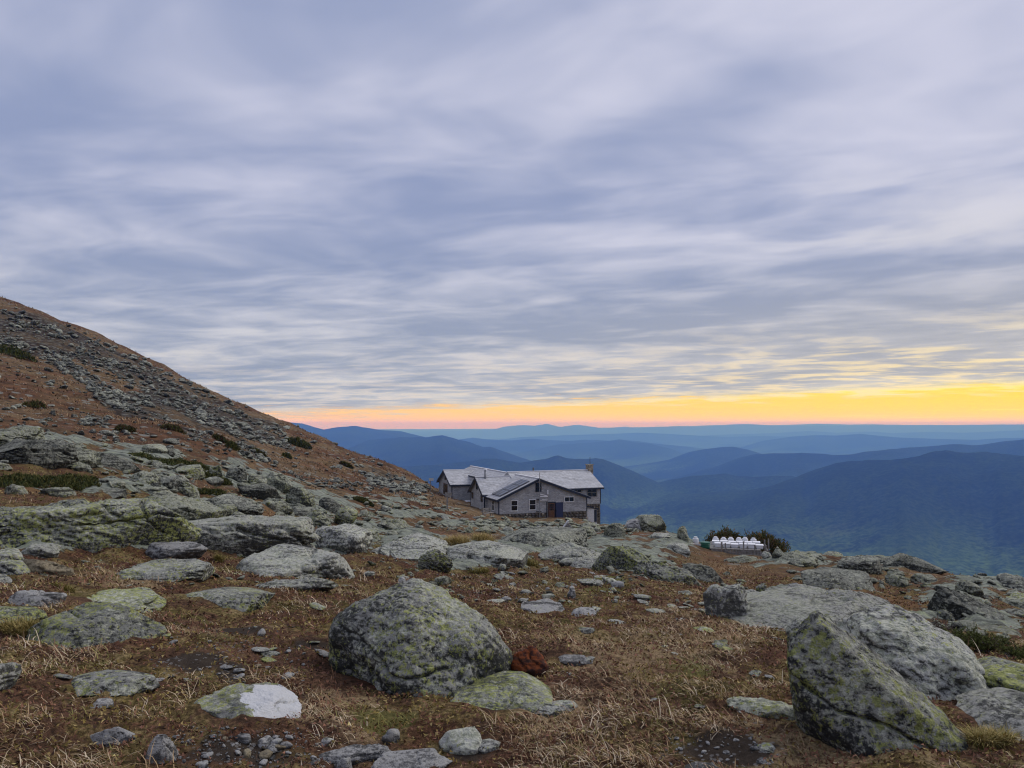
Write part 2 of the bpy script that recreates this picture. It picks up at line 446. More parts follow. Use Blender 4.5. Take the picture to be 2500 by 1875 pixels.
def rock_mat(name, base_d, base_l, green=0.5, yellow=0.2, black=0.3, k=1.0, paint=False, tint=None, bstr=0.7, fol_=0.5):
    """Schist: mottled grey with thin dark foliation, crusts of pale and yellow-green lichen, dark specks; k scales the pattern up."""
    m, n, b = newmat(name)
    pos, nor = geo_pos(n)
    oi = n.nodes.new('ShaderNodeObjectInfo'); rnd = S(n, oi.outputs['Random'])
    p = vadd(n, pos, comb(n, rnd * 37.0, rnd * 19.0, rnd * 53.0))
    p = vscale(n, p, 1.0 / k)
    fol = noise(n, mapping(n, p, rot=(0.15, 0.45, 0.3), scale=(1.3, 1.6, 15.0)), 1.7, 4.0, 0.65)
    mot = noise(n, p, 24.0, 5.0, 0.80)
    patch = noise(n, p, 1.9, 2.0, 0.55)
    fine = noise(n, p, 90.0, 2.0, 0.65)
    up = sepxyz(n, nor)[2].sm(-0.4, 0.75)
    q = mot * 0.80 + fol * 0.25 + (patch - 0.5) * 0.30 + (up - 0.5) * 0.10
    c = mixc(n, q.sm(0.475, 0.60), base_d, base_l)
    a = 0.635 - 0.22 * green
    l1 = noise(n, vadd(n, p, comb(n, 7.0, 2.0, 5.0)), 19.0, 5.0, 0.80)
    mg = (l1 * 0.80 + (patch - 0.5) * 0.35 + fine * 0.10 + up * 0.06).sm(a, a + 0.05)
    lich = mixc(n, mot.sm(0.40, 0.60), (0.26, 0.275, 0.21), (0.56, 0.565, 0.47))
    c = mixc(n, mg * 0.9, c, lich)
    pat2 = noise(n, vadd(n, p, comb(n, 3.0, 14.0, 1.0)), 2.6, 3.0, 0.6)
    l2 = noise(n, vadd(n, p, comb(n, 13.0, 4.0, 7.0)), 24.0, 5.0, 0.78)
    a2 = 0.775 - 0.28 * yellow
    my = (l2 * 0.86 + pat2 * 0.30 + (fine - 0.5) * 0.15).sm(a2, a2 + 0.04)
    yel = mixc(n, (mot * 0.6 + fine * 0.4).sm(0.40, 0.62), (0.20, 0.225, 0.075), (0.44, 0.46, 0.155))
    c = mixc(n, my * 0.9, c, yel)
    l3 = noise(n, vadd(n, p, comb(n, 3.0, 24.0, 17.0)), 27.0, 4.0, 0.78)
    a3 = 0.80 - 0.24 * black
    mk = (l3 * 0.78 + (1.0 - pat2) * 0.34 + (fine - 0.5) * 0.12).sm(a3, a3 + 0.05)
    mk = mk.mx(fol.sm(0.43, 0.38) * fol_)
    c = mixc(n, mk * 0.88, c, mixc(n, fine, (0.016, 0.017, 0.018), (0.055, 0.055, 0.054)))
    if tint: c = mixc(n, 1.0, c, tint, 'MULTIPLY')
    vary = 0.78 + rnd * 0.34
    c = mixc(n, 1.0, c, comb(n, vary, vary, vary * 0.97), 'MULTIPLY')
    if paint:
        r_, g_, b_ = rgbsep(n, attr(n, 'paint'))
        pm = (r_ + (fine - 0.5) * 0.25 + (mot - 0.5) * 0.5).sm(0.47, 0.54)
        pm = pm * (1.0 - l3.sm(0.60, 0.66) * 0.75)
        c = mixc(n, pm, c, mixc(n, l1, (0.50, 0.51, 0.52), (0.74, 0.74, 0.74)))
    n.links.new(c.v, b.inputs['Base Color'])
    bump(n, b, fol * 0.9 * fol_ + mot * 1.0, bstr, 0.05 * k)
    b.inputs['Roughness'].default_value = 0.9
    return m

M = {}
M['lichen'] = rock_mat('lichen_schist', (0.050, 0.052, 0.050), (0.30, 0.30, 0.28), 0.55, 0.56, 0.55, fol_=0.35)
M['lichen_paint'] = rock_mat('painted_schist', (0.08, 0.083, 0.078), (0.27, 0.27, 0.255), 0.5, 0.66, 0.45, paint=True)
M['yellow'] = rock_mat('yellow_lichen_schist', (0.075, 0.08, 0.07), (0.27, 0.275, 0.24), 0.62, 0.74, 0.45)
M['black'] = rock_mat('dark_lichen_schist', (0.036, 0.038, 0.038), (0.24, 0.245, 0.225), 0.50, 0.66, 0.70)
M['tilt'] = rock_mat('speckled_slab_schist', (0.040, 0.042, 0.044), (0.30, 0.30, 0.275), 0.58, 0.62, 0.62, fol_=0.25)
M['pale'] = rock_mat('pale_schist', (0.085, 0.086, 0.082), (0.40, 0.40, 0.375), 0.62, 0.36, 0.50, fol_=0.6)
M['grey'] = rock_mat('bare_grey_schist', (0.11, 0.11, 0.112), (0.37, 0.365, 0.36), 0.15, 0.05, 0.25, fol_=0.8)
M['brown'] = rock_mat('brown_schist', (0.12, 0.10, 0.07), (0.27, 0.23, 0.16), 0.12, 0.05, 0.2)
M['ledge'] = rock_mat('green_ledge_schist', (0.065, 0.068, 0.056), (0.36, 0.37, 0.30), 0.55, 0.50, 0.50, k=1.7, bstr=1.0, fol_=0.9)
M['ledge_dark'] = rock_mat('dark_ledge_schist', (0.045, 0.047, 0.042), (0.27, 0.275, 0.24), 0.5, 0.3, 0.58, k=1.7, bstr=1.0, fol_=0.95)
M['talus'] = rock_mat('talus_schist', (0.045, 0.047, 0.042), (0.24, 0.245, 0.215), 0.45, 0.1, 0.5, k=7.0, bstr=0.6)
M['rust'] = rock_mat('rust_stained_stone', (0.05, 0.028, 0.028), (0.22, 0.085, 0.035), 0.0, 0.0, 0.45, tint=(1.0, 0.72, 0.6), bstr=0.15)

def ground_mat():
    m, n, b = newmat('alpine_heath')
    pos, nor = geo_pos(n)
    A = rgbsep(n, attr(n, 'zone_a')); B = rgbsep(n, attr(n, 'zone_b'))
    tan_, soil_, green_ = A; orange_, gravel_, far_ = B
    n_l = noise(n, pos, 0.9, 5.0, 0.6); n_m = noise(n, pos, 4.5, 6.0, 0.65); n_f = noise(n, pos, 34.0, 5.0, 0.7)
    n_h = noise(n, pos, 0.11, 6.0, 0.62)
    speck = noise(n, pos, 110.0, 3.0, 0.7)
    heath = mixc(n, (n_f * 0.6 + n_m * 0.4).sm(0.36, 0.66), (0.038, 0.024, 0.016), (0.180, 0.098, 0.060))
    olive = mixc(n, n_f.sm(0.35, 0.7), (0.060, 0.048, 0.018), (0.235, 0.18, 0.064))
    c = mixc(n, (n_m * 0.5 + n_l * 0.5).sm(0.475, 0.575), heath, olive)
    straw = mixc(n, (n_f * 0.5 + speck * 0.5).sm(0.36, 0.64), (0.15, 0.10, 0.055), (0.46, 0.34, 0.20))
    c = mixc(n, (n_m * 0.6 + n_l * 0.35 + n_f * 0.3 + tan_ * 0.22).sm(0.63, 0.82) * 0.65, c, straw)
    cush = noise(n, pos, 1.7, 4.0, 0.62)
    c = mixc(n, (cush * 0.8 + n_m * 0.25).sm(0.56, 0.63) * 0.8, c, mixc(n, n_f.sm(0.35, 0.68), (0.032, 0.016, 0.012), (0.145, 0.062, 0.040)))
    c = mixc(n, (cush * 0.8 + n_m * 0.25).sm(0.47, 0.41) * 0.7, c, mixc(n, n_f.sm(0.35, 0.68), (0.040, 0.036, 0.012), (0.17, 0.145, 0.045)))
    soil = mixc(n, n_f, (0.016, 0.012, 0.010), (0.085, 0.066, 0.050))
    c = mixc(n, (soil_ * 0.8 + n_m * 1.1 + n_f * 0.6 - 0.85).sm(0.35, 0.6), c, soil)
    peb = voro(n, pos, 38.0); pebc = voro(n, pos, 38.0, out=1)
    pr = rgbsep(n, pebc)[0]
    gcol = mixc(n, pr, (0.10, 0.10, 0.10), (0.36, 0.35, 0.34))
    gmask = (gravel_ + n_m * 0.9 - 0.45).sm(0.4, 0.6) * peb.sm(0.46, 0.34) * pr.sm(0.62, 0.72) * 0.35
    c = mixc(n, gmask, c, gcol)
    c = mixc(n, (green_ + n_m * 0.8 - 0.4).sm(0.35, 0.7) * 0.85, c, mixc(n, n_f, (0.05, 0.052, 0.016), (0.17, 0.16, 0.05)))
    c = mixc(n, (orange_ + n_m * 0.8 - 0.4).sm(0.35, 0.65) * 0.85, c, mixc(n, n_f, (0.095, 0.055, 0.027), (0.25, 0.148, 0.072)))
    # hillside: straw and rust-red heath in broad patches
    h1 = noise(n, pos, 0.055, 8.0, 0.68); h2 = noise(n, pos, 0.5, 6.0, 0.75); h3 = noise(n, pos, 2.6, 4.0, 0.75)
    hc = mixc(n, (h2 * 0.5 + h3 * 0.5).sm(0.36, 0.64), (0.050, 0.034, 0.021), (0.245, 0.165, 0.090))
    hr = mixc(n, h2.sm(0.35, 0.65), (0.045, 0.024, 0.016), (0.150, 0.072, 0.040))
    hc = mixc(n, (h1 * 0.75 + h2 * 0.25).sm(0.46, 0.55) * 0.85, hc, hr)
    ho = mixc(n, h2.sm(0.35, 0.65), (0.06, 0.06, 0.022), (0.15, 0.135, 0.05))
    hc = mixc(n, (n_h * 0.7 + h2 * 0.3).sm(0.60, 0.68) * 0.7, hc, ho)
    vo = voro(n, pos, 0.9); vc = rgbsep(n, voro(n, pos, 0.9, out=1))[1]
    hc = mixc(n, vo.sm(0.42, 0.30) * vc.sm(0.70, 0.76) * 0.8, hc, (0.22, 0.225, 0.20))
    c = mixc(n, far_, c, hc)
    rk, tz, _u = rgbsep(n, attr(n, 'zone_c'))
    tv = voro(n, pos, 1.1); tcl = rgbsep(n, voro(n, pos, 1.1, out=1))[0]
    tcol = mixc(n, tv.sm(0.62, 0.25), (0.022, 0.020, 0.018), mixc(n, tcl, (0.06, 0.062, 0.055), (0.17, 0.175, 0.155)))
    c = mixc(n, (tz * 0.62 + (h1 - 0.5) * 1.6 + (h2 - 0.5) * 1.4).sm(0.36, 0.62) * 0.8, c, tcol)
    fo = noise(n, mapping(n, pos, rot=(0, 0, -0.64), scale=(0.5, 2.4, 1.0)), 2.2, 6.0, 0.65)
    rc = mixc(n, (fo * 0.6 + n_f * 0.2 + h3 * 0.2).sm(0.36, 0.62), (0.075, 0.08, 0.07), (0.30, 0.32, 0.265))
    rc = mixc(n, (n_m * 0.6 + n_f * 0.4).sm(0.52, 0.60) * 0.6, rc, (0.33, 0.37, 0.22))
    rm = (rk + (fo - 0.5) * 0.9 + (h3 - 0.5) * 0.5).sm(0.52, 0.62)
    c = mixc(n, rm, c, rc)
    n.links.new(c.v, b.inputs['Base Color'])
    hgt = n_m * 0.6 + n_f * 0.35 + speck * 0.18 + gmask * 0.3
    hgt = hgt + far_ * (h2 * 6.0 + h3 * 3.0)
    hgt = hgt + rm * fo * 2.5
    bump(n, b, hgt, 0.9, 0.05)
    b.inputs['Roughness'].default_value = 1.0; b.inputs['Specular IOR Level'].default_value = 0.05
    return m
M['ground'] = ground_mat()

def simple(name, col, rough=0.8, spec=0.2, var=0.15, scale=6.0, metal=0.0):
    m, n, b = newmat(name); pos, _ = geo_pos(n)
    q = noise(n, pos, scale, 5.0, 0.65)
    lo = tuple(c * (1 - var) for c in col); hi = tuple(c * (1 + var) for c in col)
    n.links.new(mixc(n, q.sm(0.3, 0.7), lo, hi).v, b.inputs['Base Color'])
    b.inputs['Roughness'].default_value = rough; b.inputs['Specular IOR Level'].default_value = spec
    b.inputs['Metallic'].default_value = metal
    return m

def blade_mat(name, rough=0.85):
    m, n, b = newmat(name)
    c = attr(n, 'tone')
    n.links.new(c.v, b.inputs['Base Color']); b.inputs['Roughness'].default_value = rough
    b.inputs['Specular IOR Level'].default_value = 0.1
    return m
M['blade'] = blade_mat('dry_grass'); M['sprig'] = blade_mat('heath_sprigs'); M['needle'] = blade_mat('spruce_needles')

# ------------------------------------------------------------------ near ground: mesh
nA, nR = ZG.shape
idx = np.arange(nA * nR).reshape(nA, nR)
quads = np.stack([idx[:-1, :-1], idx[:-1, 1:], idx[1:, 1:], idx[1:, :-1]], -1).reshape(-1, 4)[:, ::-1]
GV = np.stack([GX, GY, ZG.ravel()], 1)
gm = tris_mesh('ground', GV, quads, True)
gr_ = _rr
TAN = blob([(1500,1600,170,70),(900,1800,110,60),(1690,1600,120,120),(2000,1830,330,40),(1150,1310,70,16),(560,1540,110,26),(300,1420,120,20),(820,1740,120,40),(60,1550,60,30),(1400,1720,160,70),(1780,1560,70,60)])
SOIL = blob([(600,1535,110,16),(470,1620,80,20),(580,1650,60,26),(600,1840,170,40),(1780,1840,120,26),(760,1570,80,20),(1240,1660,20,20),(1130,1845,80,16)])
GRN = blob([(950,1770,80,30),(650,1700,40,16),(2430,1800,60,24),(1700,1640,70,40),(1470,1430,60,20),(1020,1250,60,10),(1540,1255,36,8),(960,1215,70,12)])
ORA = blob([(640,1255,60,16),(860,1260,80,14),(1010,1246,70,12),(120,1208,150,10),(1160,1272,60,8),(700,1290,60,10),(2030,1440,120,24),(1750,1400,80,20),(1900,1385,80,14),(1680,1340,40,10),(2200,1480,120,18)])
GRV = blob([(600,1840,170,40),(480,1640,130,30),(1780,1830,170,40),(1300,1440,180,30),(1480,1420,120,26),(600,1590,120,20)])
FAR = np.clip((gr_ - 22) / 26, 0, 1)
point_color(gm, 'zone_a', np.stack([TAN, SOIL, GRN], 1)); point_color(gm, 'zone_b', np.stack([ORA, GRV, FAR], 1)); point_color(gm, 'zone_c', np.stack([ROCKZ, TALZ, ROCKZ], 1))
tag(link('ground', gm, M['ground']), kind='structure')

# ------------------------------------------------------------------ valley and far ridges
BASE = -905.0
def P7(l): return [(1500 + x / 2.212, 850 + y / 2.212) for x, y in l]
def P6(l): return [(700 + x / 2.458, 900 + y / 2.458) for x, y in l]
RIDGES = [  # distance, front width, back width, crest in photo pixels, closed ends
 (16500, 3600, 3000, P6([(-160,300),(90,330),(220,364),(300,352),(400,342),(480,355),(560,368),(680,375),(790,400),(900,425),(1000,450),(1150,480),(1300,540)]), True),
 (12500, 3000, 2000, P6([(-300,520),(300,500),(500,430),(700,412),(850,410),(930,398),(1000,415),(1100,440),(1180,466),(1230,464),(1300,492),(1400,530),(1500,560)]), True),
 (8400, 1100, 900, P6([(300,620),(600,590),(900,575),(1100,555),(1180,537),(1260,537),(1320,550),(1400,565),(1500,552),(1560,540),(1620,518),(1680,533),(1780,545),(1850,534),(1900,540),(1980,570),(2100,620)]), True),
 (7200, 1900, 1300, P7([(300,800),(700,770),(850,730),(1000,692),(1100,655),(1200,622),(1350,606),(1500,597),(1650,578),(1740,556),(1790,553),(1900,570),(2000,563),(2100,572),(2212,583),(2500,600),(2900,640)]), True),
 (8300, 900, 900, P7([(100,760),(260,725),(400,692),(520,680),(600,675),(660,692),(760,700),(860,690),(960,690),(1060,720)]), True),
 (11500, 1700, 1500, P7([(560,640),(660,600),(760,572),(1000,563),(1180,576),(1290,570),(1350,556),(1480,543),(1700,530),(1850,518),(1950,526),(2100,505),(2212,490),(2500,470),(3000,500)]), True),
 (14500, 1500, 1500, P7([(300,600),(400,562),(480,545),(560,535),(650,533),(720,550),(800,575),(900,610)]), True),
 (19000, 2200, 2000, P7([(-300,520),(-100,510),(30,493),(100,506),(200,515),(300,540),(420,590)]), True),
 (22500, 2500, 2500, P6([(900,460),(1000,430),(1060,420),(1120,413),(1200,424),(1350,430),(1470,420),(1600,430),(1700,432),(1780,425),(1870,428),(1940,433),(2000,425),(2100,435),(2200,447),(2400,470)]), True),
 (26000, 3000, 3000, P7([(700,530),(800,500),(950,478),(1080,470),(1200,472),(1330,463),(1500,480),(1700,487),(1800,491),(1950,495),(2100,485),(2212,482),(2500,470),(2900,480)]), True),
 (33000, 3500, 3500, P7([(-500,480),(-200,468),(0,462),(120,456),(260,462),(420,470),(600,480),(800,474),(1000,480)]), True),
 (40000, 4000, 4000, P7([(500,470),(700,462),(850,460),(1050,447),(1200,456),(1400,450),(1500,458),(1700,452),(1900,456),(2212,442),(2600,450)]), True),
 (52000, 5000, 4000, P6([(600,395),(750,378),(1000,373),(1230,368),(1310,346),(1420,338),(1490,343),(1560,330),(1640,350),(1740,335),(1830,347),(1900,360),(2030,346),(2100,360),(2200,350)]) + P7([(350,420),(500,424),(620,412),(720,409),(900,420),(1200,420),(1600,415),(2212,405),(2900,410)]), False),
 (60000, 4000, 3000, P7([(-1500,438),(-400,434),(200,425),(450,420),(550,414),(720,412),(850,416),(1000,411),(1100,408),(1250,411),(1400,411),(1600,413),(2212,409)]), False),
]
VA = np.concatenate([np.radians(np.linspace(-180, -46, 40))[:-1], np.radians(np.linspace(-46, 46, 370)), np.radians(np.linspace(46, 180, 40))[1:]])
VR = np.concatenate([np.geomspace(1500, 6000, 60)[:-1], np.geomspace(6000, 30000, 150)[:-1], np.geomspace(30000, 65000, 56)])
A2, R2 = np.meshgrid(VA, VR, indexing='ij')
vx, vy = (R2 * np.sin(A2)).ravel(), (R2 * np.cos(A2)).ravel(); vr = R2.ravel(); va = A2.ravel()
roll = fbm(xy0(vx, vy, 1 / 2600.0), 5) ; fine = fbm(xy0(vx, vy, 1 / 420.0, 4), 3)
zv = BASE + 42 * roll + 4 * fine * (vr < 26000) + 120 * np.clip(fbm(xy0(vx, vy, 1 / 9000.0, 3), 3), 0, 1) * np.clip((vr - 15000) / 20000, 0, 1.2)
zv -= np.clip((6000 - vr) / 6000, 0, 1) * 60
for q, (R, wf, wb, poly, closed) in enumerate(RIDGES):
    poly = sorted(poly); az = np.array([float(az_tan(px, py)[0]) for px, py in poly]); te = np.array([float(az_tan(px, py)[1]) for px, py in poly])
    zc = EYE + R * te
    za = np.interp(va, az, zc)
    tap = np.clip(1 - np.maximum(az[0] - va, va - az[-1]) / 0.10, 0, 1)
    if not closed: tap = np.ones_like(tap) * np.clip(1.2 - np.abs(va) / 2.2, 0.5, 1)
    wig = fbm(np.stack([va * 14, np.full_like(va, q * 3.3), va * 0], 1), 3) * 0.35 * wf
    tt = (vr - R - wig) / np.where(vr < R + wig, wf, wb)
    bumpf = np.exp(-np.abs(tt) ** 1.7)
    hgt = np.maximum(za - BASE, 30) * tap
    k = np.nonzero(bumpf * tap > 0.01)[0]; bk = bumpf[k]; qq = np.full(len(k), float(q))
    spur = 1 + (1 - bk) * (0.45 * fbm(np.stack([vx[k] / (wf * 0.6), vy[k] / (wf * 0.6), qq], 1), 3) + 0.16 * ridged(np.stack([vx[k] / (wf * 0.45), vy[k] / (wf * 0.45), qq + 2.0], 1), 3))
    jag = 0.018 * hgt[k] * fbm(np.stack([vx[k] / (R * 0.02), vy[k] / (R * 0.02), qq + 5.0], 1), 3)
    zv[k] = np.maximum(zv[k], BASE + hgt[k] * bk * np.clip(spur, 0.3, 1.6) + jag * bk)
ZV = zv.reshape(A2.shape); ZV[-1] = ZV[0]
idx = np.arange(ZV.size).reshape(ZV.shape)
quads = np.stack([idx[:-1, :-1], idx[:-1, 1:], idx[1:, 1:], idx[1:, :-1]], -1).reshape(-1, 4)[:, ::-1]
vm = tris_mesh('valley_terrain', np.stack([vx, vy, ZV.ravel()], 1), quads, True)
def valley_mat():
    m, n, b = newmat('forested_valley'); pos, nor = geo_pos(n)
    a = noise(n, mapping(n, pos, scale=(0.6, 1.3, 1)), 0.0009, 6.0, 0.62); c_ = noise(n, pos, 0.030, 4.0, 0.7); d = noise(n, mapping(n, pos, loc=(900, 400, 0), scale=(0.3, 1, 1)), 0.0016, 5.0, 0.6)
    x, y, z = sepxyz(n, pos)
    lowl = z.sm(-560.0, -840.0)
    c = mixc(n, c_.sm(0.30, 0.70), (0.010, 0.016, 0.012), (0.026, 0.036, 0.022))
    g = mixc(n, c_.sm(0.32, 0.70), (0.034, 0.062, 0.024), (0.115, 0.175, 0.058))
    c = mixc(n, (a * 0.8 + c_ * 0.2).sm(0.43, 0.56) * (0.20 + lowl * 0.80), c, g)
    c = mixc(n, (d * 0.85 + c_ * 0.15).sm(0.60, 0.66) * lowl * 0.7, c, (0.11, 0.13, 0.06))
    n.links.new(c.v, b.inputs['Base Color']); b.inputs['Roughness'].default_value = 1.0; b.inputs['Specular IOR Level'].default_value = 0.0
    bump(n, b, c_, 0.4, 8.0)
    return m
M['valley'] = valley_mat()
tag(link('valley_terrain', vm, M['valley']), kind='structure')

# haze: one closed box of even, blue-scattering air round everything
HAZE_TOP = float(max(ZG.max(), ZV.max())) + 4.0
print('haze top', HAZE_TOP)
hz = MB().box((0, 0, 0), (1, 0, 0), (0, 1, 0), (0, 0, 1), -68000, 68000, -68000, 68000, -1100, HAZE_TOP).build('haze', None)
m = bpy.data.materials.new('hazy_air'); m.use_nodes = True; n = m.node_tree; n.nodes.clear()
o_ = n.nodes.new('ShaderNodeOutputMaterial'); pv = n.nodes.new('ShaderNodeVolumePrincipled')
pv.inputs['Color'].default_value = (0.155, 0.345, 1.0, 1); pv.inputs['Absorption Color'].default_value = (1, 1, 1, 1)
pv.inputs['Density'].default_value = 7.6e-5; pv.inputs['Anisotropy'].default_value = 0.0
n.links.new(pv.outputs[0], o_.inputs['Volume']); hz.data.materials.append(m)
tag(hz, 'blue evening haze filling the valley air', 'haze', kind='stuff')

# ------------------------------------------------------------------ rocks
_ico = {}
def ico(sub):
    if sub not in _ico:
        bm = bmesh.new(); bmesh.ops.create_icosphere(bm, subdivisions=sub, radius=1.0)
        bm.verts.ensure_lookup_table()
        V = np.array([v.co[:] for v in bm.verts]); T = np.array([[q.index for q in f.verts] for f in bm.faces]); bm.free()
        V /= np.linalg.norm(V, axis=1)[:, None]
        _ico[sub] = (V, T)
    return _ico[sub]

def vnormals(V, T):
    fn = np.cross(V[T[:, 1]] - V[T[:, 0]], V[T[:, 2]] - V[T[:, 0]])
    N = np.zeros_like(V)
    for k in range(3):
        for c in range(3): N[:, c] += np.bincount(T[:, k], fn[:, c], len(V))
    return N / np.maximum(np.linalg.norm(N, axis=1), 1e-12)[:, None]

def unit(v): v = np.array(v, float); return v / np.linalg.norm(v)

def planes_for(kind, rng):
    pl = []
    if kind == 'boulder':
        for _ in range(13): pl.append((unit(rng.normal(size=3) + (0, 0, 0.25)), rng.uniform(0.72, 1.0)))
        m = 7
    elif kind == 'block':
        for _ in range(9): pl.append((unit(rng.normal(size=3)), rng.uniform(0.6, 1.0)))
        pl += [(unit((rng.normal() * .2, rng.normal() * .2, 1)), 0.75)]; m = 20
    elif kind == 'slab':
        k = 8; a0 = rng.uniform(0, 6.28)
        for i in range(k):
            a = a0 + i * 6.283 / k + rng.normal() * 0.22
            pl.append((unit((math.cos(a), math.sin(a), rng.uniform(-0.1, 0.75))), rng.uniform(0.70, 1.0)))
        pl += [(unit((rng.normal() * 0.12, -0.10 + rng.normal() * 0.1, 1)), 0.62), (unit((rng.normal() * .3, -0.5, 1)), 0.80)]; m = 20
    elif kind == 'wedge':            # high at the left, sloping down to the right
        k = 8; a0 = rng.uniform(0, 6.28)
        for i in range(k):
            a = a0 + i * 6.283 / k + rng.normal() * 0.22
            pl.append((unit((math.cos(a), math.sin(a), rng.uniform(-0.2, 0.4))), rng.uniform(0.75, 1.0)))
        pl += [(unit((0.55, -0.25, 1)), 0.5), (unit((-0.5, -0.4, 0.7)), 0.8)]; m = 22
    elif kind == 'peak':
        for i in range(7):
            a = i * 6.283 / 7 + rng.normal() * 0.3
            pl.append((unit((math.cos(a), math.sin(a), rng.uniform(0.45, 0.95))), rng.uniform(0.55, 0.7)))
        m = 14
    for a in np.linspace(0, 6.283, 7)[:-1]:
        pl.append((unit((math.cos(a + .2), math.sin(a + .2), -0.3)), 1.05))
    pl.append((np.array((0, 0, -1.0)), 0.9))
    return pl, m

def rock_mesh(name, kind, dims, seed, sub, rough=1.0, strata=0.0, planes=None, sharp=None, lump=0.16):
    """A weathered stone: rounded polytope with ledges along its foliation, then broken up by noise. Base at z = 0."""
    rng = np.random.default_rng(seed)
    N, T = ico(sub)
    pl, m = planes_for(kind, rng) if planes is None else (planes, sharp)
    acc = np.zeros(len(N))
    for q, d in pl:
        acc += np.maximum(N @ np.asarray(q), 0) ** m / d ** m
    r = np.maximum(acc, 1e-9) ** (-1.0 / m)
    off = rng.uniform(0, 90, 3)
    V = N * r[:, None]
    V = V * (1 + lump * fbm(N * 1.7 + off, 4))[:, None]
    lo, hi = V.min(0), V.max(0)
    V = (V - (lo + hi) / 2) / (hi - lo) * np.array(dims)
    V[:, 2] -= V[:, 2].min()
    L = (dims[0] * dims[1] * max(dims[2], 0.15 * dims[0])) ** (1 / 3)
    nr = vnormals(V, T)
    d = 0.055 * rough * L * fbm(V / L * 2.6 + off, 3) + 0.030 * rough * L * ridged(V / L * 4.2 + off, 3) * 0.6
    if sub >= 4: d += 0.020 * rough * L * fbm(V / L * 13.0 + off, 3)
    if sub >= 5: d += 0.010 * rough * L * ridged(V / L * 20.0 + off, 2) * 0.7
    if sub >= 6: d += 0.007 * rough * L * fbm(V / L * 48.0 + off, 2)
    if strata:
        ax = unit((0.42, -0.16, 0.89))
        s_ = (V @ ax) / L * 5.5 + 0.75 * fbm(V / L * 1.3 + off + 5, 3) * 2
        fr = s_ - np.floor(s_)
        side = 1 - np.abs(nr @ ax) ** 1.5
        amp = 0.6 + 0.8 * pnoise(np.stack([np.floor(s_) * 1.7 + off[0], off[1] + 0 * s_, off[2] + 0 * s_], 1))
        d += strata * 0.075 * L * side * ((fr ** 2 - 0.4) * amp * 1.6)
        s2 = (V @ ax) / L * 19 + 1.6 * fbm(V / L * 2.3 + off + 9, 3)
        d += strata * 0.016 * L * side * (np.abs((s2 % 1) - 0.5) * 4 - 1)
    if sub >= 4:                            # open joints
        for _ in range(1 if planes is not None else 3 if sub == 4 else 5):
            q = unit(unit((0.42, -0.16, 0.89)) * (1 if rng.random() < 0.65 else 0) + rng.normal(size=3) * 0.28)
            t_ = V @ q + L * 0.12 * fbm(V / L * 1.8 + off + _, 3); t_ = t_ - np.quantile(t_, rng.uniform(0.3, 0.9))
            gate = np.clip(fbm(V / L * 1.1 + off + 3.0 * _, 2) * 5 + 0.7, 0, 1)
            d -= (0.045 if sub > 4 else 0.05) * L * gate * np.exp(-(t_ / (L * (0.030 if sub == 4 else 0.020 if sub == 5 else 0.012 if sub == 6 else 0.008))) ** 2)
    V = V + nr * d[:, None]
    if planes is None:                      # fractured faces
        c0 = V.mean(0)
        for _ in range(5 if kind == 'boulder' else 15):
            q = unit(rng.normal(size=3) * (1, 1, 0.8) / np.array(dims) * dims[0]); t_ = (V - c0) @ q
            cut = np.quantile(t_, rng.uniform(0.90, 0.98)); ex = np.maximum(t_ - cut, 0)
            V = V - q * (ex * 0.93)[:, None]
    return tris_mesh(name, V, T, True), V

FOOT = []            # footprints of stones: x, y, half width, half depth, yaw
def place(px, py, extra=0.0):
    x, y, z = hit([px], [py]); return float(x[0]), float(y[0]), float(z[0])

_seed = [100]
def rock(name, label, px0, px1, pt, pb, kind='slab', mat='lichen', depth=None, yaw=None, strata=0.0, rough=1.0, cat=None, planes=None, sharp=None, bury=None, group=None, sub=None, lump=0.16, near=0.0):
    _seed[0] += 1; rng = np.random.default_rng(_seed[0])
    pc, w_ = (px0 + px1) / 2, px1 - px0
    x, y, z = place(min(max(pc, -200), 2700), min(pb, 2000))
    if not np.isfinite(x): print('MISS', label); return None
    r = math.hypot(x, y) - near
    scale = r * math.cos(math.atan2(x, y)) / F
    W = w_ * scale
    f = depth if depth else (0.8 if kind in ('boulder', 'block', 'peak') else 0.62)
    if kind == 'slab' and w_ < 480: f = max(f, 1.15)
    a = float(az_tan(pc, pb)[0]); tt = float(az_tan(pc, pt)[1])
    for _ in range(9):
        Dp = f * W; rc = r + Dp * 0.42
        rt = rc + (Dp * 0.22 if kind == 'slab' else 0.0)
        zt = EYE + rt * tt
        cx, cy = rc * math.sin(a), rc * math.cos(a)
        zg = float(ground(cx, cy)[0])
        H = zt - zg
        if H > (0.075 if kind == 'slab' else 0.10) * W or f < 0.2: break
        f *= 0.82
    H = max(H, 0.06 * W)
    bu = bury if bury is not None else 0.35 if kind in ('boulder', 'peak') else 0.75
    bz = bu * H + 0.03 * W
    zlow = min(zg, float(ground(r * math.sin(a), r * math.cos(a))[0]))
    H2 = zg + H - (zlow - bz)
    if sub is None: sub = 7 if w_ > 400 else 6 if w_ > 150 else 5 if w_ > 55 else 4
    me, V = rock_mesh(name, kind, (W, Dp, H2), _seed[0], sub, rough, strata, planes, sharp, lump)
    o = link(name, me, M[mat]); o.location = (cx, cy, zlow - bz)
    yw = (rng.uniform(-0.25, 0.25) if yaw is None else yaw) - a
    o.rotation_euler = (0, 0, yw)
    tag(o, label, cat or name.replace('_', ' ').split(' ')[-1], group, 'thing')
    FOOT.append((cx, cy, W * 0.5, Dp * 0.5, yw, zg + H))
    return o

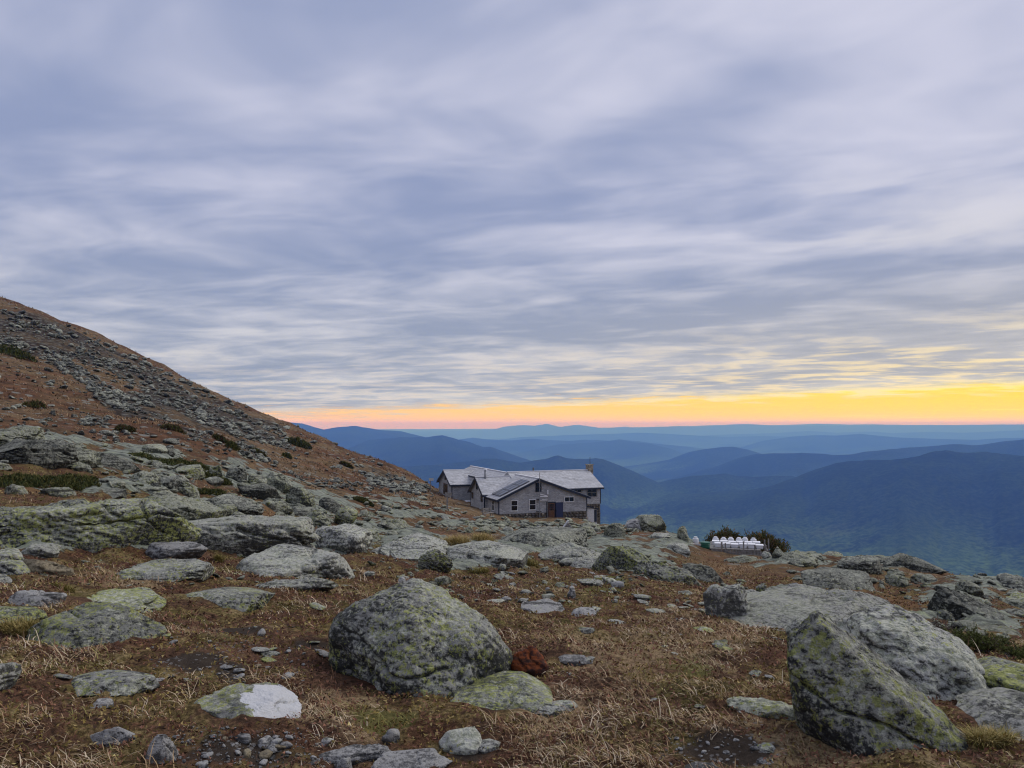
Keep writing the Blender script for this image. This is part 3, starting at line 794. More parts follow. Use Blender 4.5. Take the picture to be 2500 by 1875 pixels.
HERO = ([(unit((-0.52, -0.14, 0.84)), 0.74), (unit((-0.12, -0.18, 0.98)), 0.64), (unit((0.40, -0.18, 0.90)), 0.58), (unit((0.74, -0.14, 0.66)), 0.78), (unit((0.98, -0.15, 0.10)), 0.97), (unit((0.40, -0.80, 0.45)), 0.66),
         (unit((-0.25, -0.80, 0.52)), 0.60), (unit((-0.45, -0.85, -0.25)), 0.64), (unit((-0.97, -0.2, 0.1)), 1.0), (unit((-0.6, 0.7, 0.4)), 0.8), (unit((0.5, 0.8, 0.4)), 0.8), (unit((0, 1, 0)), 0.9),
         (unit((0.8, -0.4, -0.4)), 1.05), (unit((-0.9, 0.0, -0.5)), 1.05), (unit((0, 0.6, -0.6)), 1.0), (np.array((0, 0, -1.0)), 0.85)], 16)
TILT = ([(unit((0.65, -0.16, 0.74)), 0.30), (unit((0.05, -0.90, 0.42)), 0.42), (unit((0.45, -0.88, 0.15)), 0.56), (unit((-0.99, -0.10, -0.12)), 0.66), (unit((-0.72, -0.3, 0.62)), 0.78),
         (unit((-0.3, 0.9, 0.3)), 0.5), (unit((0.4, 0.9, 0.2)), 0.5), (unit((0.9, 0.2, 0.1)), 1.15), (unit((0.05, -0.1, 1)), 0.80), (unit((0.95, -0.4, -0.2)), 1.2), (np.array((0, 0, -1.0)), 0.75), (unit((-0.6, -0.6, -0.45)), 0.74)], 24)
DOME = ([(unit((0.36, -0.12, 0.93)), 0.46), (unit((0.70, -0.15, 0.70)), 0.62), (unit((-0.30, -0.2, 0.93)), 0.70), (unit((-0.85, -0.3, 0.4)), 0.85), (unit((0.1, -0.85, 0.5)), 0.62), (unit((0.55, -0.8, 0.2)), 0.75), (unit((-0.5, -0.8, 0.2)), 0.75),
         (unit((0.98, 0.1, 0.1)), 1.0), (unit((0.2, 0.95, 0.3)), 0.8), (unit((-0.6, 0.8, 0.2)), 0.85), (unit((0.7, 0.7, -0.2)), 1.0), (unit((0.5, -0.5, -0.7)), 1.1), (unit((-0.7, 0, -0.7)), 1.1), (np.array((0, 0, -1.0)), 0.8)], 12)
PERCH = ([(unit((0.16, -0.15, 1)), 0.55), (unit((-0.9, -0.3, 0.1)), 0.85), (unit((0.75, -0.2, 0.6)), 0.80), (unit((-0.15, -0.9, 0.25)), 0.75), (unit((0.3, -0.8, -0.5)), 0.55), (unit((0.9, 0.1, -0.3)), 0.9), (unit((0.1, 0.9, 0.2)), 0.8), (unit((0, 0.5, -0.8)), 0.7), (np.array((0, 0, -1.0)), 0.75)], 12)

R_ = rock
# --- nearest stones
R_('boulder', 'large dome-shaped lichen-covered boulder beside the small rust-brown stone', 768, 1250, 1446, 1688, 'boulder', 'lichen', depth=0.78, yaw=-0.34, planes=HERO[0], sharp=HERO[1], rough=0.85, strata=0.05, bury=0.34, lump=0.12)
R_('stone', 'small rust-brown stone wedged at the right foot of the dome-shaped boulder', 1240, 1346, 1578, 1656, 'boulder', 'rust', depth=0.9, rough=0.22, bury=0.2)
R_('stone_slab', 'bright green-lichened flat slab in front of the dome-shaped boulder', 1088, 1384, 1650, 1742, 'slab', 'yellow', depth=0.55, strata=0.3, near=0.0)
R_('stone', 'low grey lichened stone at the right tip of the bright green slab', 1280, 1440, 1712, 1748, 'slab', 'pale', depth=0.35)
R_('stone_slab', 'flat grey slab just behind the rust-brown stone', 1334, 1452, 1597, 1624, 'slab', 'grey', depth=0.5)
R_('boulder', 'tall tilted slab-like boulder leaning left, speckled yellow-green and black', 1936, 2360, 1518, 1834, 'wedge', 'tilt', depth=0.62, yaw=0.10, planes=TILT[0], sharp=TILT[1], rough=0.7, strata=0.0, bury=0.10, lump=0.08)
R_('boulder', 'broad pale dome of rock rising behind the tall tilted boulder', 2030, 2395, 1505, 1712, 'boulder', 'pale', depth=0.9, rough=0.8, strata=0.3, sub=7, planes=DOME[0], sharp=DOME[1], yaw=0.0)
R_('stone_slab', 'long pale rock ridge running behind the broad pale dome', 1718, 2185, 1432, 1545, 'slab', 'pale', depth=0.42, strata=0.4, rough=1.1, yaw=-0.12, sub=6)
R_('stone', 'lumpy white-veined knob at the left end of the long pale ridge', 1716, 1835, 1428, 1512, 'block', 'pale', depth=0.8, rough=1.3)
R_('stone', 'rounded pale stone between the long ridge and the tilted boulder', 1922, 2010, 1512, 1560, 'boulder', 'pale')
R_('stone', 'small yellow-topped stone left of the tilted boulder', 1918, 1976, 1552, 1592, 'block', 'yellow')
R_('stone_slab', 'low mossy green slab at the left foot of the tilted boulder', 1776, 1985, 1708, 1752, 'slab', 'yellow', depth=0.4, strata=0.3)
R_('stone_slab', 'thin layered grey slab tucked under the left edge of the tilted boulder', 1930, 2005, 1650, 1712, 'slab', 'grey', depth=0.7, strata=0.8)
R_('stone_slab', 'light green slab at the right picture edge below the spruce shrub', 2362, 2600, 1618, 1702, 'slab', 'yellow', depth=0.6, strata=0.3)
R_('stone_slab', 'big smooth green slab at the right picture edge beside the tilted boulder', 2330, 2640, 1692, 1800, 'slab', 'pale', depth=0.6, rough=0.6)
R_('stone_slab', 'flat stone half green with lichen and half splashed with white paint', 452, 738, 1674, 1756, 'slab', 'lichen_paint', depth=0.7, rough=0.45, yaw=-0.05)
R_('stone_slab', 'long flat dark slab with yellow lichen left of the white-painted stone', 152, 376, 1640, 1694, 'slab', 'lichen', depth=0.6, rough=0.7, yaw=0.12)
R_('stone', 'small squat grey stone below the long flat dark slab', 222, 281, 1694, 1731, 'block', 'grey')
R_('stone', 'rounded green-grey stone cut by the left picture edge', -70, 42, 1620, 1690, 'boulder', 'pale')
R_('stone', 'grey stone with white tip in the lower left grass', 212, 336, 1766, 1818, 'wedge', 'grey', yaw=2.6, depth=0.5)
R_('stone', 'upright wedge of grey stone with a green lichen spot on top', 352, 430, 1784, 1866, 'peak', 'grey', depth=0.7)
R_('stone', 'dark blue-grey stone standing alone among the bottom gravel', 630, 675, 1788, 1827, 'block', 'grey')
R_('stone', 'small blue-grey stone right of the dark blue-grey one', 776, 814, 1800, 1822, 'block', 'grey')
R_('stone', 'round pale grey stone in the grass above the bottom slabs', 932, 976, 1776, 1817, 'boulder', 'grey')
R_('stone_slab', 'low tan-grey slab at the bottom edge, left of the banded slab', 765, 967, 1820, 1868, 'slab', 'grey', depth=0.5, strata=0.2)
R_('stone_slab', 'banded grey slab cut by the bottom picture edge', 905, 1110, 1832, 1900, 'slab', 'grey', depth=0.6, strata=0.5)
R_('stone', 'small grey stone between the two slabs at the bottom edge', 815, 870, 1850, 1888, 'block', 'grey')
R_('stone', 'pale grey boot-shaped stone lying right of the round grey stone', 1080, 1180, 1768, 1846, 'slab', 'pale', depth=0.8, yaw=0.5)
R_('stone', 'flat toe of grey stone beside the boot-shaped stone', 1140, 1228, 1804, 1838, 'slab', 'pale', depth=0.5)
R_('stone_slab', 'broad triangular slab of dark and yellow lichen at far left', 52, 398, 1474, 1580, 'slab', 'black', depth=0.62, rough=0.7, planes=None)
R_('stone_slab', 'yellow-green lichened slab at the left edge under the grey stone', -60, 104, 1482, 1532, 'slab', 'yellow', depth=0.7)
R_('stone', 'bare grey weathered stone lying on the flat green slab', 16, 158, 1436, 1487, 'block', 'grey', depth=0.45, strata=0.5)
R_('stone_slab', 'long thin pale green slab beside the bare grey stone', 140, 400, 1442, 1488, 'slab', 'yellow', depth=0.5, rough=0.5)
R_('stone_slab', 'oval striped green slab left of the dome-shaped boulder', 425, 680, 1432, 1486, 'slab', 'lichen', depth=0.55, strata=0.5)
R_('stone_slab', 'narrow pale green slab right of the oval striped one', 628, 826, 1412, 1440, 'slab', 'pale', depth=0.4)
R_('stone', 'flat olive-brown stone tilted on the heath at far left', 58, 180, 1356, 1404, 'wedge', 'brown', depth=0.5, rough=0.5)
R_('stone', 'lens-shaped bare grey stone perched on a green ledge', 362, 500, 1326, 1372, 'block', 'grey', depth=0.6, planes=PERCH[0], sharp=PERCH[1], strata=0.4, rough=0.7, bury=-0.05)
R_('stone_slab', 'green ledge carrying the lens-shaped grey stone', 280, 524, 1364, 1418, 'slab', 'lichen', depth=0.55, strata=0.6)
R_('stone_slab', 'long speckled whaleback slab right of the perched stone', 550, 884, 1336, 1412, 'slab', 'pale', depth=0.5, strata=0.3, planes=None)
R_('boulder', 'rounded speckled boulder capping the end of the whaleback slab', 770, 910, 1284, 1350, 'boulder', 'pale', depth=0.8)
R_('stone', 'left-edge green stone above the olive-brown stone', -40, 50, 1338, 1374, 'slab', 'lichen')
R_('stone', 'pale flat stone between the left-edge stone and the huge lichen wall', 52, 142, 1326, 1362, 'slab', 'pale')
R_('stone', 'striped green stone at the left edge by the olive-brown stone', -40, 72, 1366, 1404, 'slab', 'lichen', strata=0.5)
R_('stone', 'pale rounded stone at the left edge below the striped green one', -40, 28, 1404, 1430, 'slab', 'pale')
R_('bedrock_ledge', 'huge low wall of dark green lichened rock at the left edge', -160, 492, 1214, 1330, 'slab', 'black', depth=0.32, strata=0.55, rough=0.8, cat='ledge', yaw=0.0, sub=7)
R_('bedrock_ledge', 'long layered pale green ledge right of the huge lichen wall', 262, 780, 1268, 1342, 'slab', 'pale', depth=0.40, strata=0.9, cat='ledge', yaw=0.0, sub=6)
R_('bedrock_ledge', 'smooth green ledge sloping behind the huge lichen wall', 300, 570, 1190, 1272, 'wedge', 'ledge', depth=0.6, strata=0.5, cat='ledge')
# --- left ledges
L_ = [(579,686,1180,1220,'block','dark cracked ledge block behind the orange grass hollow'),(688,778,1190,1238,'block','squared dark ledge block above the round boulder'),(642,718,1152,1196,'wedge','pale ledge fin dipping right on the outcrop crest'),
 (775,852,1210,1254,'wedge','sloping ledge just behind the round dark boulder'),(742,814,1241,1288,'wedge','fractured ledge left of the round dark boulder'),(424,490,1172,1212,'wedge','tilted ledge left of the two dark shrub patches'),
 (384,458,1160,1196,'slab','grey-green ledge hump in the middle of the outcrop'),(314,390,1146,1180,'slab','layered ledge right of the wide juniper mat'),(264,308,1172,1196,'slab','small rounded ledge stone right of the juniper mat'),
 (226,308,1190,1212,'slab','low green ledge below the juniper mat'),(418,496,1133,1161,'slab','ledge hump below the narrow shrub band'),(503,543,1136,1165,'block','knobbly ledge under the right end of the shrub band'),
 (542,606,1137,1173,'block','scored ledge right of the knobbly one'),(600,652,1150,1184,'wedge','broken ledge between the scored block and the pale fin'),(-40,96,1044,1092,'slab','smooth green ledge crest at the left picture edge'),
 (-40,190,1075,1130,'slab','broad stepped ledge under the crest at the left edge'),(84,244,1080,1124,'wedge','long ledge sloping right from the left crest'),(148,232,1112,1150,'wedge','ledge step just above the wide juniper mat'),
 (218,350,1100,1146,'wedge','dipping ledge at the left end of the narrow shrub band'),(10,66,1180,1208,'block','green block below the wide juniper mat'),(-30,26,1128,1146,'slab','small ledge cut by the left edge above the juniper'),
 (480,640,1206,1252,'wedge','long striated ledge under the dark shrub patches'),(634,718,1218,1252,'slab','pale ledge bordering the orange grass hollow'),(520,585,1228,1262,'slab','low ledge left of the orange grass hollow'),
 (365,392,1176,1191,'block','small whitish stone amid the ledges'),(860,930,1286,1312,'slab','jumbled dark ledge right of the round boulder'),(905,1000,1268,1296,'slab','broken grey ledge below the brown grass patch'),
 (700,770,1236,1262,'slab','ledge shelf with orange grass below it'),(330,420,1188,1212,'slab','striped ledge below the ledge hump'),(100,180,1190,1212,'slab','flat ledge in the tan grass below the juniper')]
for i, (a, b, c, d, k, lab) in enumerate(L_):
    R_('bedrock_ledge', lab, a, b, c, d, k, 'ledge' if i % 3 else 'ledge_dark', depth=0.75 if k == 'slab' else 0.6, strata=0.9, cat='ledge', rough=1.1, sub=6 if b - a > 110 else 5)
R_('boulder', 'round dark green boulder standing on the ledges left of the hut', 816, 874, 1232, 1280, 'boulder', 'black', depth=0.9, rough=0.5, bury=0.05)
# --- middle outcrop
C_ = [(900,1090,1306,1368,'slab','speckled bedrock hump left of the yellow grass tufts'),(1016,1104,1344,1394,'boulder','squat white-speckled boulder on the middle outcrop'),(1080,1320,1322,1380,'slab','broad flat bedrock pavement in the middle ground'),
 (1200,1436,1286,1330,'slab','dark layered ledge behind the yellow grass tufts'),(1300,1480,1325,1368,'slab','pale bedrock back in front of the small slatted box'),(1440,1615,1314,1392,'wedge','overhanging dark ledge ending above the drop'),
 (1540,1720,1372,1420,'wedge','striated ledge sloping away below the overhang'),(1380,1500,1360,1390,'slab','pale rubble ledge below the pavement'),(1655,1770,1372,1418,'slab','smooth dark slab under the white drums')]
for i, (a, b, c, d, k, lab) in enumerate(C_):
    R_('bedrock_ledge', lab, a, b, c, d, k, ('pale', 'lichen', 'pale', 'ledge_dark', 'pale', 'black', 'lichen', 'pale', 'ledge_dark')[i], depth=0.5, strata=0.9, cat='ledge', yaw=0.0, sub=6)
B_ = [(1130,1158,1284,1301,'block','left one of the two small boulders before the hut wall'),(1160,1202,1286,1301,'boulder','right one of the two small boulders before the hut wall'),(1405,1456,1285,1310,'boulder','rounded boulder right of the small slatted box'),
 (1467,1526,1275,1313,'block','big angular boulder group stone nearest the hut corner'),(1522,1578,1266,1292,'block','grey boulder left of the dark cleft boulder'),(1546,1628,1257,1297,'boulder','largest cleft boulder on the skyline right of the hut'),
 (1646,1684,1284,1318,'block','lone cubic boulder on the skyline left of the drums'),(1590,1640,1300,1314,'slab','pale flat stone under the skyline boulders'),(1620,1690,1325,1350,'slab','pale flat slab below the cubic boulder'),
 (1270,1390,1472,1498,'slab','flat grey slab right behind the dome-shaped boulder'),(1392,1462,1480,1503,'slab','smaller flat slab next to the flat grey slab'),(1385,1409,1429,1461,'peak','little upright grey stone on the middle heath'),
 (1410,1453,1530,1547,'slab','small pale green flat stone in the heath'),(1062,1102,1407,1431,'boulder','small whitish lichened mound beyond the dome-shaped boulder'),(1365,1410,1362,1382,'boulder','white rounded stone on the pale rubble'),
 (1414,1436,1364,1380,'boulder','tiny tan stone next to the white rounded one'),(1410,1470,1408,1432,'boulder','white-crusted stone in the middle rubble'),(1470,1510,1408,1428,'boulder','second white-crusted stone right of the first'),
 (966,995,1408,1424,'block','small blue-grey stone on the heath left of the whitish mound'),(884,918,1392,1408,'slab','thin pale stone in the heath above the dome boulder')]
for a, b, c, d, k, lab in B_:
    R_('stone' if b - a < 50 else 'boulder', lab, a, b, c, d, k, 'grey' if 'grey' in lab else 'pale' if 'white' in lab or 'pale' in lab else 'ledge', strata=0.3)
# --- right slope
S_ = [(1913,1967,1421,1452,'peak','pale pyramid stone standing on the long ridge','grey'),(1842,1875,1425,1452,'block','squat stone left of the pyramid stone','lichen'),(2100,2129,1454,1478,'boulder','small round stone below the flat grey boulder','lichen'),
 (2048,2164,1357,1396,'boulder','big flat-topped grey boulder on the right slope','ledge_dark'),(1955,2126,1384,1438,'slab','dark layered outcrop below the flat-topped boulder','ledge_dark'),(1894,2000,1348,1380,'slab','layered ledge right of the white drums','ledge'),
 (1884,1921,1334,1363,'wedge','leaning grey stone right of the drum platform','ledge'),(1860,1884,1347,1363,'boulder','white round stone right of the drum platform','pale'),(2164,2224,1392,1433,'wedge','slanted grey block below the skyline ledge','ledge'),
 (2148,2306,1352,1392,'wedge','long skyline ledge right of the flat-topped boulder','ledge_dark'),(2255,2438,1436,1510,'wedge','broad dark whaleback on the right slope','ledge_dark'),(2270,2325,1462,1488,'slab','small slab above the broad dark whaleback','ledge'),
 (2290,2334,1482,1514,'wedge','tooth-shaped stone at the foot of the dark whaleback','ledge_dark'),(2332,2398,1417,1450,'slab','pale slab above the dark whaleback','ledge'),(2440,2560,1408,1446,'wedge','skyline slab stack at the right picture edge','ledge_dark'),
 (2432,2560,1452,1488,'slab','smooth slab at the right edge under the slab stack','ledge'),(2446,2560,1482,1512,'wedge','dark slab at the right edge beside the whaleback','ledge_dark'),(2310,2384,1508,1542,'slab','pale slab left of the dead twigs','ledge'),
 (2454,2494,1588,1611,'slab','small pale stone right of the spruce shrub','pale'),(1848,1898,1813,1838,'slab','small lichened flat stone in the lower right gravel','lichen'),(1848,1873,1850,1866,'slab','thin pale stone in the lower right gravel','grey'),
 (1668,1756,1860,1890,'slab','pale stone cut by the bottom edge in the lower right gravel','grey'),(2380,2500,1530,1556,'slab','low pale ledge behind the spruce shrub','ledge'),(2220,2290,1400,1424,'slab','flat ledge on the skyline right of centre slope','ledge'),
 (1964,2010,1352,1366,'slab','thin skyline slab above the layered ledge','ledge'),(1770,1850,1352,1376,'slab','green-grey slab in front of the drum platform','ledge'),(2010,2060,1345,1358,'slab','skyline stone left of the flat-topped boulder','ledge')]
for a, b, c, d, k, lab, mt in S_:
    R_('boulder' if 'boulder' in lab and 'below' not in lab else 'stone' if b - a < 60 else 'bedrock_ledge', lab, a, b, c, d, k, mt, strata=0.8, rough=1.0)

# white paint on its stone: a patch on the right half
for o in list(COL.objects):
    if o.get('label', '').startswith('flat stone half green'):
        me = o.data; V = np.empty(len(me.vertices) * 3, np.float32); me.vertices.foreach_get('co', V); V = V.reshape(-1, 3)
        w = V[:, 0].max()
        dd = np.hypot((V[:, 0] - 0.60 * w) / (0.62 * w), (V[:, 1] + 0.05 * w) / (0.95 * w)) + 0.40 * fbm(V / w * 3.0 + 4.0, 4)
        q = np.clip(0.5 + (1.0 - dd) * 2.2, 0, 1)
        point_color(me, 'paint', np.stack([q, q, q], 1))

# --- scattered stones: copies that share a few meshes
LIB = {}
for kind, cnt in (('slab', 5), ('block', 4), ('boulder', 3), ('wedge', 4)):
    LIB[kind] = [rock_mesh('stone_shape', kind, (1.0, 0.75, 0.55 if kind != 'slab' else 0.4), 500 + i * 7 + len(kind), 3, 1.1, 0.7 if kind in ('slab', 'wedge') else 0.3)[0] for i in range(cnt)]
def scatter(n, boxes, size, kinds, mats, label, group, name='stone', seed=1, flat=1.0, cat='stone'):
    rng = np.random.default_rng(seed)
    B = [boxes[i] for i in rng.integers(0, len(boxes), n)]
    px = np.array([b[0] + (b[2] - b[0]) * rng.random() for b in B]); py = np.array([b[1] + (b[3] - b[1]) * rng.random() for b in B])
    x, y, z = hit(px, py)
    for i in range(n):
        if not np.isfinite(x[i]): continue
        k = kinds[rng.integers(len(kinds))]; src = LIB[k][rng.integers(len(LIB[k]))]
        key = (src.name, mats[rng.integers(len(mats))])
        if key not in SHARED:
            me = src.copy(); me.materials.append(M[key[1]]); SHARED[key] = me
        o = bpy.data.objects.new(name, SHARED[key]); COL.objects.link(o)
        w = y[i] / F * (size[0] + (size[1] - size[0]) * rng.random() ** 2)
        hh = w * rng.uniform(0.7, 1.15) * flat
        o.scale = (w, w * rng.uniform(0.7, 1.2), hh)
        o.location = (x[i], y[i], z[i] - 0.14 * hh)
        o.rotation_euler = (rng.normal() * 0.12, rng.normal() * 0.15 + 0.1, rng.uniform(0, 6.28) if k in ('block', 'boulder') else rng.normal() * 0.5)
        tag(o, label, cat, group); LOOSE.append((o, px[i], py[i], w / y[i] * F, k, key[1]))
        FOOT.append((x[i], y[i], w * 0.4, w * 0.35, 0, z[i] + 0.3 * hh))
LAND = [(1010,1560,'the dome-shaped boulder'),(1293,1620,'the rust-brown stone'),(595,1715,'the white-painted stone'),(390,1825,'the upright grey wedge'),(652,1808,'the dark blue-grey stone'),(866,1845,'the tan bottom slab'),(1010,1860,'the banded bottom slab'),
 (264,1668,'the long dark slab'),(225,1530,'the triangular slab'),(550,1460,'the oval striped slab'),(1330,1485,'the flat grey slab'),(1397,1445,'the little upright stone'),(1060,1370,'the squat speckled boulder'),(1200,1350,'the bedrock pavement'),(1530,1350,'the overhanging dark ledge'),
 (1872,1825,'the lichened lower right stone'),(1710,1872,'the pale bottom-edge stone'),(1940,1437,'the pyramid stone'),(2106,1376,'the flat-topped boulder'),(2345,1470,'the dark whaleback'),(2227,1372,'the long skyline ledge'),(1945,1365,'the layered ledge'),(2430,1600,'the spruce saplings'),(845,1256,'the round dark boulder'),
 (110,1165,'the wide juniper mat'),(430,1130,'the narrow shrub band'),(160,1270,'the huge lichen wall'),(640,1245,'the orange grass hollow'),(733,1214,'the squared ledge block'),(1191,1255,'the front bench'),(1092,1230,'the thin signpost'),(1051,1190,'the trail sign'),(1385,1290,'the slatted box'),
 (1350,1262,'the hut door'),(1145,1293,'the two small boulders'),(1586,1278,'the cleft skyline boulder'),(1000,1246,'the brown grass patch'),(2500,1430,'the right-edge slab stack'),(680,1175,'the pale ledge fin'),(60,1070,'the smooth ledge crest')]
ORDN = ['nearest', 'second', 'third', 'fourth', 'fifth', 'sixth', 'seventh', 'eighth', 'ninth', 'tenth', 'eleventh', 'twelfth']
LOOSE = []
def relabel():
    cells = {}
    for o, px, py, wpx, k, mt in LOOSE:
        i = min(range(len(LAND)), key=lambda j: math.hypot(px - LAND[j][0], (py - LAND[j][1]) * 1.8))
        dx_, dy_ = px - LAND[i][0], (py - LAND[i][1]) * 1.8
        dr = ('left of' if dx_ < 0 else 'right of') if abs(dx_) > abs(dy_) else ('behind' if dy_ < 0 else 'in front of')
        look = ('tiny ' if wpx < 17 else 'small ' if wpx < 32 else 'mid-sized ') + {'slab': 'flat', 'block': 'blocky', 'boulder': 'rounded', 'wedge': 'slanted'}[k] + {'brown': ' brown', 'pale': ' pale', 'grey': ' grey', 'ledge_dark': ' dark'}.get(mt, ' green-grey')
        cells.setdefault((look, dr, i), []).append((math.hypot(dx_, dy_), o))
    for (look, dr, i), l in cells.items():
        l.sort(key=lambda q: q[0])
        for j, (_, o) in enumerate(l):
            o['label'] = ('%s stone %s %s' % (look, dr, LAND[i][2])) if len(l) == 1 else '%s %s stone counting away %s %s' % (ORDN[min(j, 11)], look, dr, LAND[i][2])
SHARED = {}
scatter(34, [(430, 1800, 780, 1872)], (14, 46), ('block', 'boulder', 'wedge'), ('grey', 'grey', 'brown'), 'small loose grey stone in the gravel patch along the bottom edge', 'stones in the bottom gravel', seed=21)
scatter(14, [(1640, 1800, 1880, 1872)], (9, 26), ('slab', 'block'), ('grey',), 'small flat stone in the dark gravel at lower right', 'stones in the lower right gravel', seed=22)
scatter(24, [(380, 1530, 760, 1690)], (9, 34), ('slab', 'block'), ('grey', 'lichen', 'brown'), 'small stone lying on the dark soil left of the dome boulder', 'stones on the dark soil', seed=23)
scatter(34, [(1040, 1385, 1600, 1450), (1200, 1420, 1620, 1480)], (10, 40), ('boulder', 'block', 'slab'), ('pale', 'grey', 'lichen'), 'whitish stone in the rubble below the middle outcrop', 'stones in the middle rubble', seed=24)
scatter(60, [(900, 1225, 1190, 1290), (1120, 1268, 1480, 1300), (860, 1195, 1080, 1250)], (10, 38), ('slab', 'slab', 'wedge', 'block'), ('ledge', 'talus', 'ledge'), 'grey-green flagstone strewn over the ground in front of the hut', 'flagstones before the hut', seed=25, flat=0.8)
scatter(46, [(1920, 1350, 2300, 1440), (2150, 1400, 2500, 1480), (2280, 1480, 2500, 1570)], (14, 60), ('slab', 'wedge', 'slab'), ('ledge', 'ledge_dark'), 'small grey ledge stone on the right-hand slope', 'stones on the right slope', seed=26, flat=0.8)
scatter(50, [(0, 1060, 420, 1140), (230, 1120, 760, 1230), (560, 1190, 1000, 1320)], (14, 60), ('slab', 'wedge', 'slab', 'block'), ('ledge', 'ledge_dark', 'ledge'), 'small grey-green stone among the ledges on the left', 'stones among the left ledges', seed=27, flat=0.8)
scatter(44, [(0, 1400, 800, 1660), (60, 1560, 700, 1800), (1100, 1450, 1900, 1700), (1250, 1600, 1900, 1840), (1640, 1440, 1900, 1600)], (16, 62), ('slab', 'slab', 'wedge'), ('lichen', 'pale', 'grey', 'yellow'), 'flat stone set in the turf', 'flat stones in the turf', seed=28, flat=0.42)
scatter(34, [(1080, 1395, 1760, 1500), (1350, 1440, 1760, 1600), (560, 1400, 1000, 1440), (1560, 1440, 1740, 1520)], (18, 74), ('slab', 'slab', 'wedge'), ('pale', 'lichen', 'pale'), 'flat stone set in the middle turf', 'flat stones in the middle turf', seed=29, flat=0.36)
relabel()

# --- stuff: talus on the hillside, rubble between the ledges
SMALL = {}
for lv, cnt in ((1, 14), (2, 10)):
    SMALL[lv] = []
    for i in range(cnt):
        me, V = rock_mesh('tmp', ('slab', 'block', 'wedge')[i % 3], (1.0, 0.8, 0.6), 900 + i + 50 * lv, lv, 1.3, 0.0, lump=0.2)
        bpy.data.meshes.remove(me); SMALL[lv].append((V - (0, 0, 0.12), ico(lv)[1]))
def rocks_in(polys, seed, lv, size, flat=0.8):
    """polys: (count, polygon). Returns vertices and triangles of stones strewn over the ground seen inside them."""
    rng = np.random.default_rng(seed); VV, TT, nb = [], [], 0
    for n, poly in polys:
        q = np.array(poly, float); lo, hi = q.min(0), q.max(0)
        px = rng.uniform(lo[0], hi[0], n * 4); py = rng.uniform(lo[1], hi[1], n * 4)
        k = np.nonzero(inpoly(px, py, poly))[0][:n]
        x, y, z = hit(px[k], py[k])
        gap = fbm(np.nan_to_num(np.stack([x * 0.06, y * 0.06, 0 * x + 2.0], 1)), 4, 0.6)
        x[gap < rng.normal(-0.12, 0.12, len(x))] = np.nan
        for i in range(len(k)):
            if not np.isfinite(x[i]): continue
            V, T = SMALL[lv][rng.integers(len(SMALL[lv]))]
            w = y[i] / F * (size[0] + (size[1] - size[0]) * rng.random() ** 3)
            a = rng.uniform(0, 6.28); ca_, sa_ = math.cos(a), math.sin(a); tl = rng.normal() * 0.35
            q = V * (w, w * rng.uniform(0.7, 1.2), w * rng.uniform(0.6, 1.3) * flat)
            q = q @ np.array([[math.cos(tl), 0, -math.sin(tl)], [0, 1, 0], [math.sin(tl), 0, math.cos(tl)]])
            q = q @ np.array([[ca_, sa_, 0], [-sa_, ca_, 0], [0, 0, 1]]) + (x[i], y[i], z[i])
            VV.append(q); TT.append(T + nb); nb += len(q)
    return np.concatenate(VV), np.concatenate(TT)
V, T = rocks_in(TALUS + [
                 (420, [(-10, 740), (226, 816), (418, 908), (565, 980), (768, 1063), (904, 1110), (1060, 1178), (1040, 1186), (860, 1110), (700, 1052), (497, 956), (226, 826), (-10, 750)]),
                 (300, [(720, 1165), (1050, 1190), (1060, 1215), (760, 1190)]),
                 (1000, [(-10, 840), (200, 860), (900, 1110), (1040, 1190), (700, 1180), (400, 1100), (-10, 1045)])], 31, 2, (4, 24))
Vb, Tb = rocks_in([(110, [(-10, 729), (226, 812), (418, 904), (565, 976), (768, 1059), (904, 1106), (1060, 1176), (1050, 1184), (904, 1114), (768, 1068), (565, 986), (418, 914), (226, 822), (-10, 740)])], 35, 2, (9, 26), 1.1)
T = np.concatenate([T, Tb + len(V)]); V = np.concatenate([V, Vb])
hill_z = tris_mesh('talus', V, T, False)
tag(link('talus', hill_z, M['talus']), 'grey field of broken talus blocks spilling down the left hillside', 'talus', kind='stuff')
V, T = rocks_in([(150, [(0, 1060), (420, 1120), (420, 1160), (0, 1130)]), (230, [(230, 1120), (760, 1180), (800, 1250), (300, 1220)]), (230, [(560, 1200), (1000, 1280), (1000, 1330), (560, 1290)]),
                 (700, [(880, 1215), (1190, 1262), (1480, 1272), (1620, 1300), (1500, 1312), (1100, 1300), (860, 1260)]), (200, [(1900, 1350), (2300, 1370), (2500, 1440), (2500, 1560), (2280, 1500), (1950, 1440)]),
                 (460, [(880, 1360), (1600, 1360), (1700, 1480), (1000, 1480)]), (200, [(0, 1330), (560, 1330), (900, 1400), (700, 1440), (0, 1440)]), (150, [(1400, 1330), (1750, 1370), (1900, 1440), (1500, 1430)])], 32, 2, (6, 34), 0.5)
tag(link('rubble', tris_mesh('rubble', V, T, True), M['ledge']), 'grey-green frost-broken rubble lying between the ledges and before the hut', 'rubble', kind='stuff')
V, T = rocks_in([(520, [(420, 1770), (800, 1780), (800, 1880), (420, 1880)]), (300, [(1620, 1790), (1900, 1800), (1900, 1880), (1600, 1880)]), (220, [(340, 1520), (780, 1520), (760, 1700), (380, 1660)]), (120, [(1020, 1400), (1600, 1400), (1500, 1470), (1100, 1480)])], 33, 1, (3, 13), 0.8)
tag(link('gravel', tris_mesh('gravel', V, T, False), M['grey']), 'pale grit and pebbles on the bare dark soil patches', 'gravel', kind='stuff')

